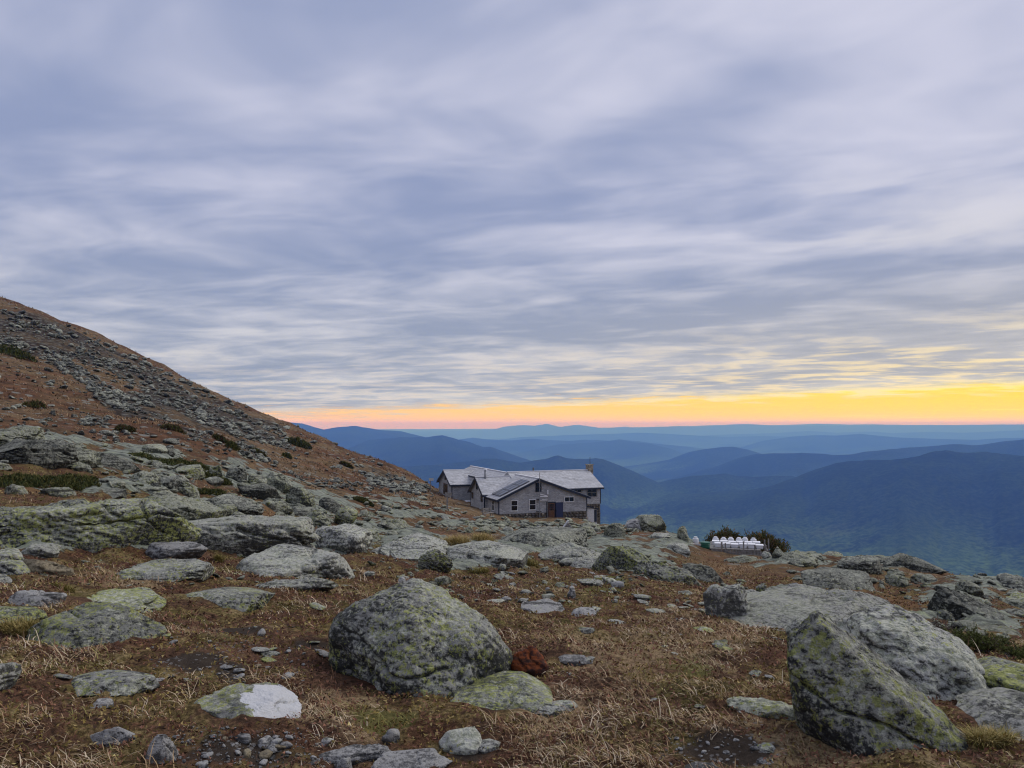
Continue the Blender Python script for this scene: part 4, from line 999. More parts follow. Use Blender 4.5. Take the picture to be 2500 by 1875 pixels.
# ------------------------------------------------------------------ grass and heath
def in_stone(x, y, shrink=0.88):
    bad = np.zeros(len(x), bool)
    for cx, cy, w, d, yw, zt in FOOT:
        k = np.nonzero((np.abs(x - cx) < w + d) & (np.abs(y - cy) < w + d))[0]
        if len(k):
            ux, uy = x[k] - cx, y[k] - cy; c, s_ = math.cos(yw), math.sin(yw)
            bad[k] |= np.hypot((ux * c + uy * s_) / (w * shrink), (-ux * s_ + uy * c) / (d * shrink)) < 1
    return bad
def attr_at(field, x, y):
    r = np.clip(np.hypot(x, y), 0.3, 2599); a = np.arctan2(x, y)
    return field.reshape(AA.shape)[np.clip(np.searchsorted(AT, a), 0, len(AT) - 1), np.clip(np.searchsorted(RK, r), 0, len(RK) - 1)]
def spread(n, r0, r1, rng, spanl=-42, spanr=42):
    r = np.exp(rng.uniform(math.log(r0), math.log(r1), n)); a = np.radians(rng.uniform(spanl, spanr, n))
    return r * np.sin(a), r * np.cos(a), r
rng = np.random.default_rng(77)
def blades(x, y, r, ln, col, rng, lean=(0.5, 1.35), wid=0.0032, wind=(-0.75, -0.35)):
    n = len(x); z = ground(x, y)
    az = rng.uniform(0, 2 * np.pi, n); dxy = np.stack([np.cos(az) + wind[0], np.sin(az) + wind[1]], 1); dxy /= np.linalg.norm(dxy, axis=1)[:, None]
    l1 = rng.uniform(*lean, n) * 0.55; l2 = np.minimum(l1 + rng.uniform(0.2, 0.9, n), 1.75); l3 = np.minimum(l2 + rng.uniform(0.0, 0.7, n), 2.0)
    P = np.stack([x, y, z - 0.01], 1); side = np.stack([-dxy[:, 1], dxy[:, 0], np.zeros(n)], 1)
    sw = rng.normal(0, 0.35, n)
    w = wid * (1 + r / 9.0) * rng.uniform(0.7, 1.3, n)
    Vs = [P - side * w[:, None] / 2, P + side * w[:, None] / 2]; q = P
    for k, l in enumerate((l1, l2, l3)):
        st = np.stack([np.sin(l) * dxy[:, 0], np.sin(l) * dxy[:, 1], np.cos(l)], 1) + side * (sw * (k + 1) * 0.35)[:, None]
        q = q + st * (ln / 3)[:, None]
        if k < 2: ww = (w * (0.85, 0.6)[k])[:, None] / 2; Vs += [q - side * ww, q + side * ww]
        else: Vs += [q]
    V = np.stack(Vs, 1).reshape(-1, 3); b = (np.arange(n) * 7)[:, None]
    T = (b[:, :, None] + np.array([[0, 1, 3], [0, 3, 2], [2, 3, 5], [2, 5, 4], [4, 5, 6]])[None]).reshape(-1, 3)
    shade = np.array([0.55, 0.55, 0.85, 0.85, 1.0, 1.0, 1.1])
    C = (col[:, None, :] * np.array([1, 1, 1, 1, 1, 1, 1])[None, :, None]).reshape(-1, 3)
    return V, T, C
TANZ, GRNZ, SOILZ = TAN, GRN, SOIL
nt_ = 30000
x, y, r = spread(nt_, 2.6, 34, rng)
dens = fbm(xy0(x, y, 0.9, 41.0), 4, 0.6) + 0.32 * attr_at(TANZ, x, y) - 0.9 * attr_at(SOILZ, x, y) + 0.55 * fbm(xy0(x, y, 3.0, 43.0), 3, 0.6) - 0.9 * attr_at(ROCKZ, x, y)
k = (dens * 1.5 > rng.uniform(0.0, 0.62, nt_)) & ~in_stone(x, y, 0.95)
x, y, r = x[k], y[k], r[k]
nb = rng.integers(5, 13, len(x)); ti = np.repeat(np.arange(len(x)), nb); n = len(ti)
sp = 0.035 * (1 + r[ti] / 14)
bx, by = x[ti] + rng.normal(0, 1, n) * sp, y[ti] + rng.normal(0, 1, n) * sp
k = ~in_stone(bx, by, 0.88); bx, by, ti = bx[k], by[k], ti[k]; n = len(bx); br = r[ti]
ln = rng.uniform(0.035, 0.092, n) * (1 + br / 40) * (rng.uniform(0.65, 1.2, len(x)) * np.where(rng.random(len(x)) < 0.14, 1.7, 1.0))[ti]
pal = np.array([(0.50, 0.39, 0.25), (0.64, 0.53, 0.38), (0.37, 0.255, 0.14), (0.24, 0.13, 0.075), (0.50, 0.36, 0.20)])
ct = pal[rng.choice(5, len(x), p=[0.28, 0.14, 0.24, 0.22, 0.12])] * rng.uniform(0.8, 1.15, (len(x), 1))
gsel = (attr_at(GRNZ, x, y) * 0.7 + 0.10 > rng.random(len(x))); ct[gsel] = np.array((0.20, 0.185, 0.06)) * rng.uniform(0.8, 1.2, (gsel.sum(), 1))
cb = ct[ti] * rng.uniform(0.75, 1.2, (n, 1))
V1, T1, C1 = blades(bx, by, br, ln, cb, rng, (0.7, 1.7), 0.0030)
gme = tris_mesh('grass', V1, T1, True); point_color(gme, 'tone', C1)
tag(link('grass', gme, M['blade']), 'dry tan grass blades bent over the heath', 'grass', kind='stuff')
print('grass tris', len(T1))

n = 9000
x, y, r = spread(n, 24, 95, rng, -36, 36)
dens = fbm(xy0(x, y, 0.35, 61.0), 4, 0.6) - 0.9 * attr_at(ROCKZ, x, y) + 0.3 * attr_at(ORA, x, y)
k = (dens > rng.uniform(-0.35, 0.3, n)) & ~in_stone(x, y, 1.0) & (np.hypot(x - 2, y - 114) > 16); x, y, r = x[k], y[k], r[k]
ti = np.repeat(np.arange(len(x)), 6); n = len(ti); bx, by = x[ti] + rng.normal(0, 0.16, n), y[ti] + rng.normal(0, 0.16, n); br = r[ti]
ct = np.array([(0.30, 0.20, 0.10), (0.22, 0.13, 0.065), (0.38, 0.27, 0.15), (0.14, 0.075, 0.04)])[rng.integers(4, size=len(x))] * rng.uniform(0.8, 1.2, (len(x), 1))
V2, T2, C2 = blades(bx, by, br, rng.uniform(0.10, 0.24, n), ct[ti] * rng.uniform(0.8, 1.2, (n, 1)), rng, (0.5, 1.5), 0.0045)
fme = tris_mesh('meadow_grass', V2, T2, True); point_color(fme, 'tone', C2)
tag(link('meadow_grass', fme, M['blade']), 'brown and straw grass covering the ground between the far ledges', 'grass', kind='stuff')

n = 11000
x, y, r = spread(n, 70, 310, rng, -40, -4)
dens = fbm(xy0(x, y, 0.08, 71.0), 4, 0.6) - 0.6 * attr_at(TALZ, x, y)
k = dens > rng.uniform(-0.45, 0.15, n); x, y, r = x[k], y[k], r[k]
ti = np.repeat(np.arange(len(x)), 2); n = len(ti); bx, by = x[ti] + rng.normal(0, 0.3, n), y[ti] + rng.normal(0, 0.3, n); br = r[ti]
ct = np.array([(0.26, 0.17, 0.09), (0.17, 0.09, 0.05), (0.33, 0.23, 0.13), (0.08, 0.055, 0.03)])[rng.integers(4, size=len(x))] * rng.uniform(0.8, 1.2, (len(x), 1))
V2, T2, C2 = blades(bx, by, br * 0.8, rng.uniform(0.25, 0.6, n) * (0.5 + br / 260), ct[ti], rng, (0.4, 1.4), 0.008)
fme = tris_mesh('hillside_grass', V2, T2, True); point_color(fme, 'tone', C2)
tag(link('hillside_grass', fme, M['blade']), 'straw and rust tufts of grass covering the left hillside', 'grass', kind='stuff')

# heath: tiny leaves and sprigs over the mat
n = 150000
x, y, r = spread(n, 2.6, 26, rng)
k = ~in_stone(x, y, 0.95) & (attr_at(SOILZ, x, y) < rng.uniform(0.2, 0.9, n)) & (attr_at(ROCKZ, x, y) < rng.uniform(0.1, 0.7, n)); x, y, r = x[k], y[k], r[k]; n = len(x)
z = ground(x, y)
mnd = fbm(xy0(x, y, 7.0, 51.0), 3); cn = fbm(xy0(x, y, 1.3, 52.0), 4, 0.6)
hz_ = rng.uniform(0.0, 0.022, n) + np.maximum(mnd, 0) * 0.03
sz = rng.uniform(0.004, 0.010, n) * (1 + r / 5)
c0 = np.stack([x, y, z + hz_], 1)
d1 = rng.normal(size=(n, 3)); d1 /= np.linalg.norm(d1, axis=1)[:, None]; d2 = rng.normal(size=(n, 3)); d2 /= np.linalg.norm(d2, axis=1)[:, None]
V = np.stack([c0 + d1 * sz[:, None], c0 - d1 * sz[:, None] * 0.4 + d2 * sz[:, None] * 0.5, c0 - d1 * sz[:, None] * 0.4 - d2 * sz[:, None] * 0.5], 1).reshape(-1, 3)
hp = np.array([(0.15, 0.075, 0.048), (0.24, 0.12, 0.078), (0.085, 0.050, 0.036), (0.21, 0.155, 0.05), (0.31, 0.235, 0.10)])
pick = np.where(cn > rng.normal(0.0, 0.22, n), rng.choice([3, 4, 1], n, p=[0.55, 0.25, 0.2]), rng.choice([0, 1, 2], n, p=[0.45, 0.3, 0.25]))
C = hp[pick] * rng.uniform(0.7, 1.35, (n, 1))
dots = rng.random(n) < 0.010; C[dots] = (0.50, 0.42, 0.17)
C = np.repeat(C, 3, 0)
hme = tris_mesh('heath', V, np.arange(3 * n).reshape(-1, 3), False); point_color(hme, 'tone', C)
tag(link('heath', hme, M['sprig']), 'red-brown and olive mat of low alpine heath leaves', 'heath', kind='stuff')

# ------------------------------------------------------------------ the mountain hut
def shingle_mat(name, lo, hi, row, wid, vary, rowshade=0.25, snow=0.0):
    m, n, b = newmat(name); pos, nor = geo_pos(n)
    x, y, z = sepxyz(n, pos)
    s_ = x * 0.438 + y * 0.899
    br = n.nodes.new('ShaderNodeTexBrick'); put(n, br.inputs['Vector'], comb(n, s_, z, 0.0))
    br.inputs['Color1'].default_value = lo + (1,); br.inputs['Color2'].default_value = hi + (1,); br.inputs['Mortar'].default_value = tuple(c * (1 - rowshade) * 0.7 for c in lo) + (1,)
    br.inputs['Scale'].default_value = 1.0; br.inputs['Brick Width'].default_value = wid; br.inputs['Row Height'].default_value = row
    br.inputs['Mortar Size'].default_value = row * 0.07; br.inputs['Bias'].default_value = 0.0
    q = noise(n, comb(n, s_, z * 2.5, y * 0.1), 5.0, 4.0, 0.7)
    c = mixc(n, q.sm(0.35, 0.7) * vary, S(n, br.outputs[0]), tuple(c * 1.5 for c in hi))
    q2 = noise(n, pos, 0.35, 3.0, 0.6)
    c = mixc(n, q2.sm(0.35, 0.7) * 0.35, c, tuple(v * 0.75 for v in lo))
    if snow: c = mixc(n, (q * 0.6 + q2 * 0.5).sm(0.42, 0.62) * snow, c, (0.62, 0.63, 0.66))
    n.links.new(c.v, b.inputs['Base Color'])
    bump(n, b, S(n, br.outputs[1]) * -1.0 + q, 0.4, 0.02)
    return m
M['wall'] = shingle_mat('weathered_cedar_shingle_wall', (0.27, 0.272, 0.275), (0.47, 0.472, 0.475), 0.15, 0.30, 0.45)
M['roof'] = shingle_mat('frosted_shingle_roof', (0.26, 0.26, 0.265), (0.50, 0.50, 0.51), 0.20, 0.42, 0.30, snow=0.35)
M['cap'] = simple('pale_ridge_cap', (0.72, 0.72, 0.74), var=0.06)
M['navy'] = simple('navy_trim_paint', (0.022, 0.030, 0.050), 0.6, 0.3)
M['white_trim'] = simple('white_window_paint', (0.70, 0.70, 0.69), 0.5, 0.3, 0.06)
M['glass'] = simple('dark_window_glass', (0.012, 0.013, 0.015), 0.12, 0.5, 0.3, 1.0)
M['door_wood'] = simple('brown_door_wood', (0.13, 0.065, 0.038), 0.6, 0.3, 0.3, 9.0)
M['navy_door'] = simple('navy_storm_door', (0.022, 0.033, 0.085), 0.5, 0.4, 0.1)
M['stone_wall'] = simple('foundation_stone', (0.135, 0.118, 0.095), 0.95, 0.1, 0.5, 3.0)
M['stone_pale'] = simple('pale_foundation_stone', (0.34, 0.30, 0.24), 0.95, 0.1, 0.4, 3.0)
M['chimney'] = simple('chimney_stone', (0.24, 0.21, 0.17), 0.95, 0.1, 0.5, 4.0)
M['steel'] = simple('galvanised_pipe', (0.30, 0.31, 0.33), 0.45, 0.5, 0.15, 3.0, 0.3)
M['black_pipe'] = simple('black_stove_pipe', (0.012, 0.012, 0.016), 0.5, 0.4)
M['solar'] = simple('solar_cells', (0.045, 0.048, 0.056), 0.22, 0.6, 0.3, 2.0)
M['solar_frame'] = simple('solar_panel_frame', (0.10, 0.10, 0.11), 0.4, 0.5, 0.1, 2.0)
M['grey_wood'] = simple('weathered_grey_timber', (0.26, 0.245, 0.225), 0.9, 0.1, 0.25, 7.0)
M['pale_board'] = simple('pale_painted_board', (0.58, 0.58, 0.57), 0.7, 0.2, 0.12)
M['drum'] = simple('white_plastic', (0.80, 0.80, 0.82), 0.4, 0.4, 0.05)
M['green_tub'] = simple('green_plastic', (0.02, 0.12, 0.07), 0.4, 0.4, 0.2)

Z3 = Vector((0, 0, 1))
HUT = Vector((3.45, 103.0, -11.2))
HUT_DZ = 0.35
hut = empty('mountain_hut', HUT, 'grey shingled mountain hut with frosted roofs and a stone chimney', 'hut')
def crop1(x, y): return 1030 + x / 4.424, 1100 + y / 4.424
def on_plane(px, py, A, d):
    """Where a pixel's ray meets the vertical plane through A along d: distance along d, height."""
    rx, ry, rz = (float(q) for q in ray(px, py)); A = Vector(A); d = Vector((d[0], d[1], 0))
    nx, ny = -d.y, d.x
    t_ = (nx * A.x + ny * A.y) / (nx * rx + ny * ry)
    P = Vector((rx * t_, ry * t_, EYE + rz * t_))
    return (P.xy - A.xy).dot(d.xy), P.z - HUT_DZ

def wing(A, d, inn, span, apex, length, z0, ze, zr, over=0.35, zl_=None):
    """Gabled wing: gable wall from A along d (span), ridge running along inn, apex at that distance along the span."""
    A = Vector((A[0], A[1], 0)); d = Vector((d[0], d[1], 0)).normalized(); inn = Vector((inn[0], inn[1], 0)).normalized()
    def pt(s_, l, z): return A + d * s_ + inn * l + Z3 * z
    w = MB().prism([pt(0, 0, z0), pt(span, 0, z0), pt(span, 0, ze), pt(apex, 0, zr), pt(0, 0, ze if zl_ is None else zl_)], inn * length).build('wall', M['wall'], hut)
    roofs = []
    th = 0.16
    for s0, sgn, ze_ in ((0, -1, ze if zl_ is None else zl_), (span, 1, ze)):
        run = abs(apex - s0); sl = (zr - ze_) / run
        se = s0 + sgn * over; zl = ze_ - sl * over
        poly = [pt(apex, -over, zr + 0.02), pt(se, -over, zl + 0.02), pt(se, -over, zl + 0.02 + th), pt(apex, -over, zr + 0.02 + th)]
        rf = MB().prism(poly, inn * (length + over)).build('roof', M['roof'], hut); roofs.append(rf)
        # dark fascia along the rake and the eave, set just outside the slab
        f = MB().prism([pt(apex, -over - 0.045, zr - 0.17), pt(se, -over - 0.045, zl - 0.17), pt(se, -over - 0.045, zl + 0.14), pt(apex, -over - 0.045, zr + 0.14)], inn * 0.042)
        f.box(pt(se + sgn * 0.003, -over, 0), d * sgn, inn, Z3, 0, 0.04, 0, length + over, zl - 0.10, zl + 0.13)
        f.build('fascia', M['navy'], rf)
    MB().box(pt(apex, 0, 0), d, inn, Z3, -0.16, 0.16, -over + 0.01, length, zr + th - 0.02, zr + th + 0.07).build('ridge_cap', M['cap'], hut)
    cb = MB()
    for s0 in (-0.02, span - 0.10): cb.box(pt(s0, -0.03, 0), d, inn, Z3, 0, 0.12, 0, 0.14, z0, ze - 0.05)
    cb.build('corner_board', M['navy'], hut)
    return dict(A=A, d=d, inn=inn, pt=pt, roofs=roofs, wall=w)

def window(A, d, nrm, s0, s1, z0, z1, cols=1, rows=2, frame='white_trim', fw=0.09, slim=0.05):
    A, d, nrm = Vector((A[0], A[1], 0)), Vector((d[0], d[1], 0)).normalized(), Vector((nrm[0], nrm[1], 0)).normalized()
    fr = MB()
    fr.box(A, d, nrm, Z3, s0 - fw, s1 + fw, 0.0, 0.07, z0 - fw * 1.3, z0).box(A, d, nrm, Z3, s0 - fw, s1 + fw, 0.0, 0.07, z1, z1 + fw)
    fr.box(A, d, nrm, Z3, s0 - fw, s0, 0.0, 0.07, z0, z1).box(A, d, nrm, Z3, s1, s1 + fw, 0.0, 0.07, z0, z1)
    w = fr.build('window', M[frame], hut)
    cw, rh = (s1 - s0) / cols, (z1 - z0) / rows
    for i in range(cols):
        for j in range(rows):
            MB().box(A, d, nrm, Z3, s0 + i * cw + (slim / 2 if i else 0), s0 + (i + 1) * cw - (slim / 2 if i < cols - 1 else 0), 0.0, 0.022,
                     z0 + j * rh + (slim / 2 if j else 0), z0 + (j + 1) * rh - (slim / 2 if j < rows - 1 else 0)).build('pane', M['glass'], w)
    if cols > 1 or rows > 1:
        b_ = MB()
        for i in range(1, cols): b_.box(A, d, nrm, Z3, s0 + i * cw - slim / 2, s0 + i * cw + slim / 2, 0, 0.05, z0, z1)
        for j in range(1, rows): b_.box(A, d, nrm, Z3, s0, s1, 0, 0.048, z0 + j * rh - slim / 2, z0 + j * rh + slim / 2)
        b_.build('glazing_bar', M[frame], w)
    return w

e1, e2 = Vector((0.945, 0.327, 0)).normalized(), Vector((-0.327, 0.945, 0)).normalized()
AP = Vector((3.45, 103.0, 0))
Lc = AP - e1 * 5.48
w1 = wing(Lc, e1, e2, 12.5, 5.48, 8.0, -10.35, -8.47, -6.0)
wb = wing(AP - e1 * 2.4 + e2 * 8.04, e1, e2, 9.42, 2.4, 24.0, -10.4, -8.475, -6.004, 0.0, -7.08)
w2 = wing(AP - e1 * 5.92 + e2 * 11.48, -e2, e1, 6.58, 3.29, 6.0, -10.75, -8.2, -6.23)
w3 = wing(AP - e1 * 5.75 + e2 * 31.1, -e2, e1, 8.24, 4.12, 6.0, -11.2, -8.2, -6.3)
f1, f2 = Vector((0.906, 0.423, 0)).normalized(), Vector((-0.423, 0.906, 0)).normalized()
w4 = wing(Vector((12.8, 113.0, 0)), f2, -f1, 8.0, 4.0, 13.0, -10.16, -7.78, -5.68)

def win_px(w, x0, x1, y0, y1, cols=1, rows=2, frame='white_trim', plane=None, **k):
    A, d, nrm = (w['A'], w['d'], -w['inn']) if plane is None else plane
    (sa_, za_), (sb_, zb_) = on_plane(*crop1(x0, y1), A, d), on_plane(*crop1(x1, y0), A, d)
    return window(A, d, nrm, min(sa_, sb_), max(sa_, sb_), za_, zb_, cols, rows, frame, **k)
win_px(w1, 965, 1030, 543, 648); win_px(w1, 1163, 1226, 532, 637)
win_px(w1, 1542, 1638, 502, 550, 2, 1)
win_px(w1, 1232, 1284, 352, 440, 2, 1, 'navy', fw=0.07)
win_px(w1, 762, 782, 532, 640, 1, 2, plane=(Lc, e2, -e1))
win_px(w2, 590, 604, 340, 412, 1, 1, 'navy', fw=0.05); win_px(w2, 541, 555, 455, 508, 1, 2, 'navy', fw=0.05); win_px(w2, 640, 655, 487, 545, 1, 2, 'navy', fw=0.05)
win_px(w3, 249, 260, 248, 308, 1, 1, 'navy', fw=0.05); win_px(w3, 237, 277, 365, 462, 2, 1, 'door_wood', fw=0.06)
P4 = (Vector((12.8, 113.0, 0)), f1, -f2)
win_px(w4, 1786, 1884, 408, 498, 2, 2, plane=P4, frame='grey_wood'); win_px(w4, 1630, 1720, 412, 452, 2, 1, plane=P4, frame='grey_wood')

# doors in the front gable
def s_at(x, y): return on_plane(*crop1(x, y), Lc, e1)
sd0, zd0 = s_at(1366, 735); sd1, zd1 = s_at(1430, 565)
MB().box(Lc, e1, -e2, Z3, sd0 - 0.28, sd1 + 0.20, 0.0, 0.03, zd0, zd1 + 0.16).build('dark_opening_panel', M['navy'], hut)  # flat dark panel on the wall; its colour stands in for the opening's shade
dr = MB().box(Lc, e1, -e2, Z3, sd0, sd1, 0.033, 0.09, zd0 + 0.02, zd1).build('door', M['door_wood'], hut)
zm = zd0 + (zd1 - zd0) * 0.52; gw = (sd1 - sd0 - 0.2) / 3; gh = (zd1 - 0.1 - zm) / 3
for i in range(3):
    for j in range(3):
        MB().box(Lc, e1, -e2, Z3, sd0 + 0.1 + i * gw + 0.02, sd0 + 0.1 + (i + 1) * gw - 0.02, 0.092, 0.102, zm + j * gh + 0.02, zm + (j + 1) * gh - 0.02).build('pane', M['glass'], dr)
for i in range(5):
    q = (sd1 - sd0 - 0.16) / 5
    MB().box(Lc, e1, -e2, Z3, sd0 + 0.08 + i * q + 0.012, sd0 + 0.08 + (i + 1) * q - 0.012, 0.092, 0.106, zd0 + 0.12, zm - 0.12).build('plank', M['door_wood'], dr)
sn0, zn0 = s_at(1444, 740); sn1, zn1 = s_at(1520, 557)
nd = MB().box(Lc, e1, -e2, Z3, sn0, sn1, 0.10, 0.17, zn0, zn1).build('storm_door', M['navy_door'], hut)
MB().box(Lc, e1, -e2, Z3, sn0 + 0.08, sn0 + 0.12, 0.172, 0.22, (zn0 + zn1) / 2 - 0.1, (zn0 + zn1) / 2 + 0.1).build('handle', M['black_pipe'], nd)
# stone footing under the wings
ft = MB().box(Lc, e1, e2, Z3, 0.05, 12.45, 0.06, 7.9, -12.6, -10.36).build('footing', M['stone_wall'], hut)
shapes = []
for i in range(5):
    me, V = rock_mesh('footing_stone', 'block', (1, 0.6, 1), 700 + i, 2, 0.8); me.materials.append(M['stone_wall']); shapes.append(me)
    m2 = me.copy(); m2.materials.clear(); m2.materials.append(M['stone_pale']); shapes.append(m2)
rg = random.Random(4)
off = Vector(HUT)
for rowi in range(3):
    s_ = 0.15
    while s_ < 12.2:
        wd = rg.uniform(0.32, 0.62)
        if not (sd0 - 0.4 < s_ + wd / 2 < sn1 + 0.25):
            o = bpy.data.objects.new('stone', shapes[rg.choice([0, 2, 4, 6, 8, 0, 2, 4, 1, 3])]); COL.objects.link(o); o.parent = ft
            o.location = Lc + e1 * (s_ + wd / 2) - e2 * 0.02 + Z3 * (-10.74 - rowi * 0.36) - off
            o.scale = (wd * 0.98, 0.3, 0.35); o.rotation_euler = (0, 0, math.atan2(e1.y, e1.x) + rg.gauss(0, 0.03))
        s_ += wd
for w_, sp in ((w2, 6.58), (w3, 8.24)):
    MB().box(w_['A'], w_['d'], w_['inn'], Z3, 0.04, sp - 0.04, 0.05, 5.8, -13.2, -10.76 if w_ is w2 else -11.21).build('footing', M['stone_wall'], hut)
ft4 = MB().box(Vector((12.8, 113.0, 0)), f2, -f1, Z3, 0.06, 7.9, 0.06, 12.8, -14.5, -10.17).build('footing', M['stone_wall'], hut)
for rowi in range(5):
    for i in range(8):
        o = bpy.data.objects.new('stone', shapes[rg.choice([0, 2, 4, 6, 1, 3])]); COL.objects.link(o); o.parent = ft4
        o.location = Vector((12.8, 113.0, 0)) - f1 * (0.3 + i * 0.42 + rg.uniform(-.05, .05)) - f2 * 0.03 + Z3 * (-10.56 - rowi * 0.38) - off
        o.scale = (0.43, 0.3, 0.36); o.rotation_euler = (0, 0, math.atan2(f1.y, f1.x))
# lean-to entry at the right corner
sA = Lc + e1 * 12.55 + e2 * 0.3
lt = MB().prism([sA + Z3 * -12.2, sA + e1 * 1.55 + Z3 * -12.2, sA + e1 * 1.55 + Z3 * -10.25, sA + Z3 * -9.85], e2 * 2.4).build('entry_porch', M['wall'], hut)
MB().prism([sA - e2 * 0.15 + Z3 * -9.83, sA - e2 * 0.15 + e1 * 1.75 + Z3 * -10.27, sA - e2 * 0.15 + e1 * 1.75 + Z3 * -10.12, sA - e2 * 0.15 + Z3 * -9.68], e2 * 2.7).build('porch_roof', M['navy'], lt)
MB().box(sA, e1, -e2, Z3, 0.10, 1.10, 0.0, 0.05, -11.9, -10.2).build('door', M['pale_board'], lt)
MB().box(sA, e1, -e2, Z3, 1.14, 1.5, 0.0, 0.04, -11.9, -10.3).build('corner_board', M['navy'], lt)
# solar panels on the left slope of the front wing
slope = Vector((-5.48, 0, -2.47)); sl_d = (-e1 * 5.48 + Z3 * -2.47).normalized(); sl_n = (e1 * -2.47 + Z3 * 5.48).normalized()
base_ = AP + Z3 * (-6.0 + 0.02 + 0.16)
arr = empty('solar_array', (0, 0, 0), None, None); arr.parent = hut
for r_ in range(3):
    for c_ in range(3):
        a0 = 1.15 + c_ * 1.52; b0 = 0.35 + r_ * 1.18
        pf = MB().box(base_, sl_d, e2, sl_n, a0, a0 + 1.46, b0, b0 + 1.05, 0.05, 0.15).build('solar_panel', M['solar_frame'], hut)
        MB().box(base_, sl_d, e2, sl_n, a0 + 0.04, a0 + 1.42, b0 + 0.04, b0 + 1.01, 0.152, 0.160).build('cell_sheet', M['solar'], pf)
bpy.data.objects.remove(arr)
MB().box(base_, sl_d, e2, sl_n, 0.8, 5.7, 3.95, 4.12, 0.02, 0.08).build('snow_strip', M['cap'], hut)
# chimney, pipes, mast
cb_ = Vector((12.8, 113.0, 0)) + f2 * 4.0 + f1 * 0.12
ch = MB().box(cb_, f1, f2, Z3, 0.0, 0.80, -0.42, 0.42, -13.0, -4.82).build('chimney', M['chimney'], hut)
for k in range(9):
    for i in range(2):
        for face in (0, 1):
            o = bpy.data.objects.new('stone', shapes[rg.choice([0, 1, 2, 3, 5])]); COL.objects.link(o); o.parent = ch
            o.location = cb_ + (f1 * (0.20 + i * 0.40) - f2 * 0.40 if not face else f1 * 0.78 + f2 * (-0.21 + i * 0.42)) + Z3 * (-5.16 - k * 0.37) - off
            o.scale = (0.40, 0.16, 0.37); o.rotation_euler = (0, 0, math.atan2(f1.y, f1.x) + (math.pi / 2 if face else 0))
MB().box(cb_, f1, f2, Z3, -0.07, 0.87, -0.49, 0.49, -4.82, -4.70).build('chimney_cap', M['stone_pale'], ch)
MB().tube(cb_ + f1 * 0.5 + Z3 * -4.7, cb_ + f1 * 0.5 + Z3 * -3.65, 0.035).build('aerial', M['black_pipe'], ch)
pp = w2['A'] + w2['d'] * 3.6 + e1 * 1.05
pi_ = MB().tube(pp + Z3 * -6.6, pp + Z3 * -5.15, 0.15, n=12).build('vent_pipe', M['steel'], hut, True)
MB().tube(pp + Z3 * -5.13, pp + Z3 * -4.95, 0.30, 0.24, 12).build('pipe_cap', M['cap'], pi_)
p2 = AP + e2 * 9.8 + e1 * 3.0
MB().tube(p2 + Z3 * -7.0, p2 + Z3 * -5.0, 0.10, n=10).build('stove_pipe', M['black_pipe'], hut, True)
mo = AP - e2 * 0.55
mast = MB().tube(mo + Z3 * -11.3, mo + Z3 * -5.05, 0.045).build('antenna_mast', M['steel'], hut)
m2_ = Lc + e1 * s_at(1345, 600)[0] - e2 * 0.45
z_a = s_at(1345, 432)[1]
MB().tube(m2_ + Z3 * -11.3, m2_ + Z3 * z_a, 0.035).build('short_mast', M['grey_wood'], mast)
MB().tube(m2_ + Z3 * (z_a - 0.45), m2_ + Z3 * (z_a + 0.1), 0.09, n=10).build('aerial', M['drum'], mast)
for yy in (492, 530): MB().tube(mo + Z3 * s_at(1265, yy)[1], m2_ + Z3 * (s_at(1265, yy)[1] - 0.05), 0.045).build('crossbar', M['drum'], mast)
MB().tube(mo + Z3 * s_at(1265, 465)[1], m2_ + Z3 * s_at(1265, 492)[1], 0.04).build('crossbar', M['drum'], mast)
for z_ in (-7.1, -8.6, -10.2): MB().box(mo, e1, e2, Z3, -0.3, 0.3, 0.0, 0.5, z_, z_ + 0.06).build('bracket', M['black_pipe'], mast)

hut.location.z += HUT_DZ
# ------------------------------------------------------------------ small things by the hut
def at(px, py):
    x, y, z = place(px, py); return Vector((x, y, z))
def bench(px, py, label, ang):
    o = at(px, py); t = empty('bench', o, label, 'bench')
    a = Vector((math.cos(ang), math.sin(ang), 0)); b_ = Vector((-math.sin(ang), math.cos(ang), 0))
    for k in range(3): MB().box(o, a, b_, Z3, -0.65, 0.65, -0.24 + k * 0.16, -0.11 + k * 0.16, 0.40, 0.45).build('seat_slat', M['grey_wood'], t)
    for k in range(3): MB().box(o, a, b_, Z3, -0.65, 0.65, 0.25, 0.29, 0.52 + k * 0.15, 0.63 + k * 0.15).build('back_slat', M['grey_wood'], t)
    for s_ in (-0.55, 0.48):
        MB().box(o, a, b_, Z3, s_, s_ + 0.08, -0.24, -0.16, -0.1, 0.398).build('leg', M['grey_wood'], t)
        MB().box(o, a, b_, Z3, s_, s_ + 0.08, 0.16, 0.248, -0.1, 0.98).build('leg', M['grey_wood'], t)
bench(1191, 1262, 'slatted grey bench at the corner of the front gable', 0.7)
bench(1142, 1222, 'slatted bench against the hut between its two left gables', 0.33)
def sign(px, py, hgt, bw, bh, label, mat='pale_board'):
    o = at(px, py); t = empty('signpost', o, label, 'signpost')
    MB().box(o, (1, 0, 0), (0, 1, 0), Z3, -0.07, 0.07, -0.07, 0.07, -0.2, hgt).build('post', M['grey_wood'], t)
    MB().box(o, (1, 0, 0), (0, 1, 0), Z3, -bw * 0.35, bw * 0.65, -0.13, -0.072, hgt - bh, hgt + 0.03).build('board', M[mat], t)
sign(1051, 1199, 2.1, 0.75, 0.42, 'pale trail sign on a post left of the hut against the hillside')
sign(1092, 1243, 1.55, 0.65, 0.35, 'small board on a thin post beside the path to the hut', 'grey_wood')
o = at(1385, 1299); t = empty('slatted_box', o, 'small A-shaped slatted box with a white lid before the hut', 'box')
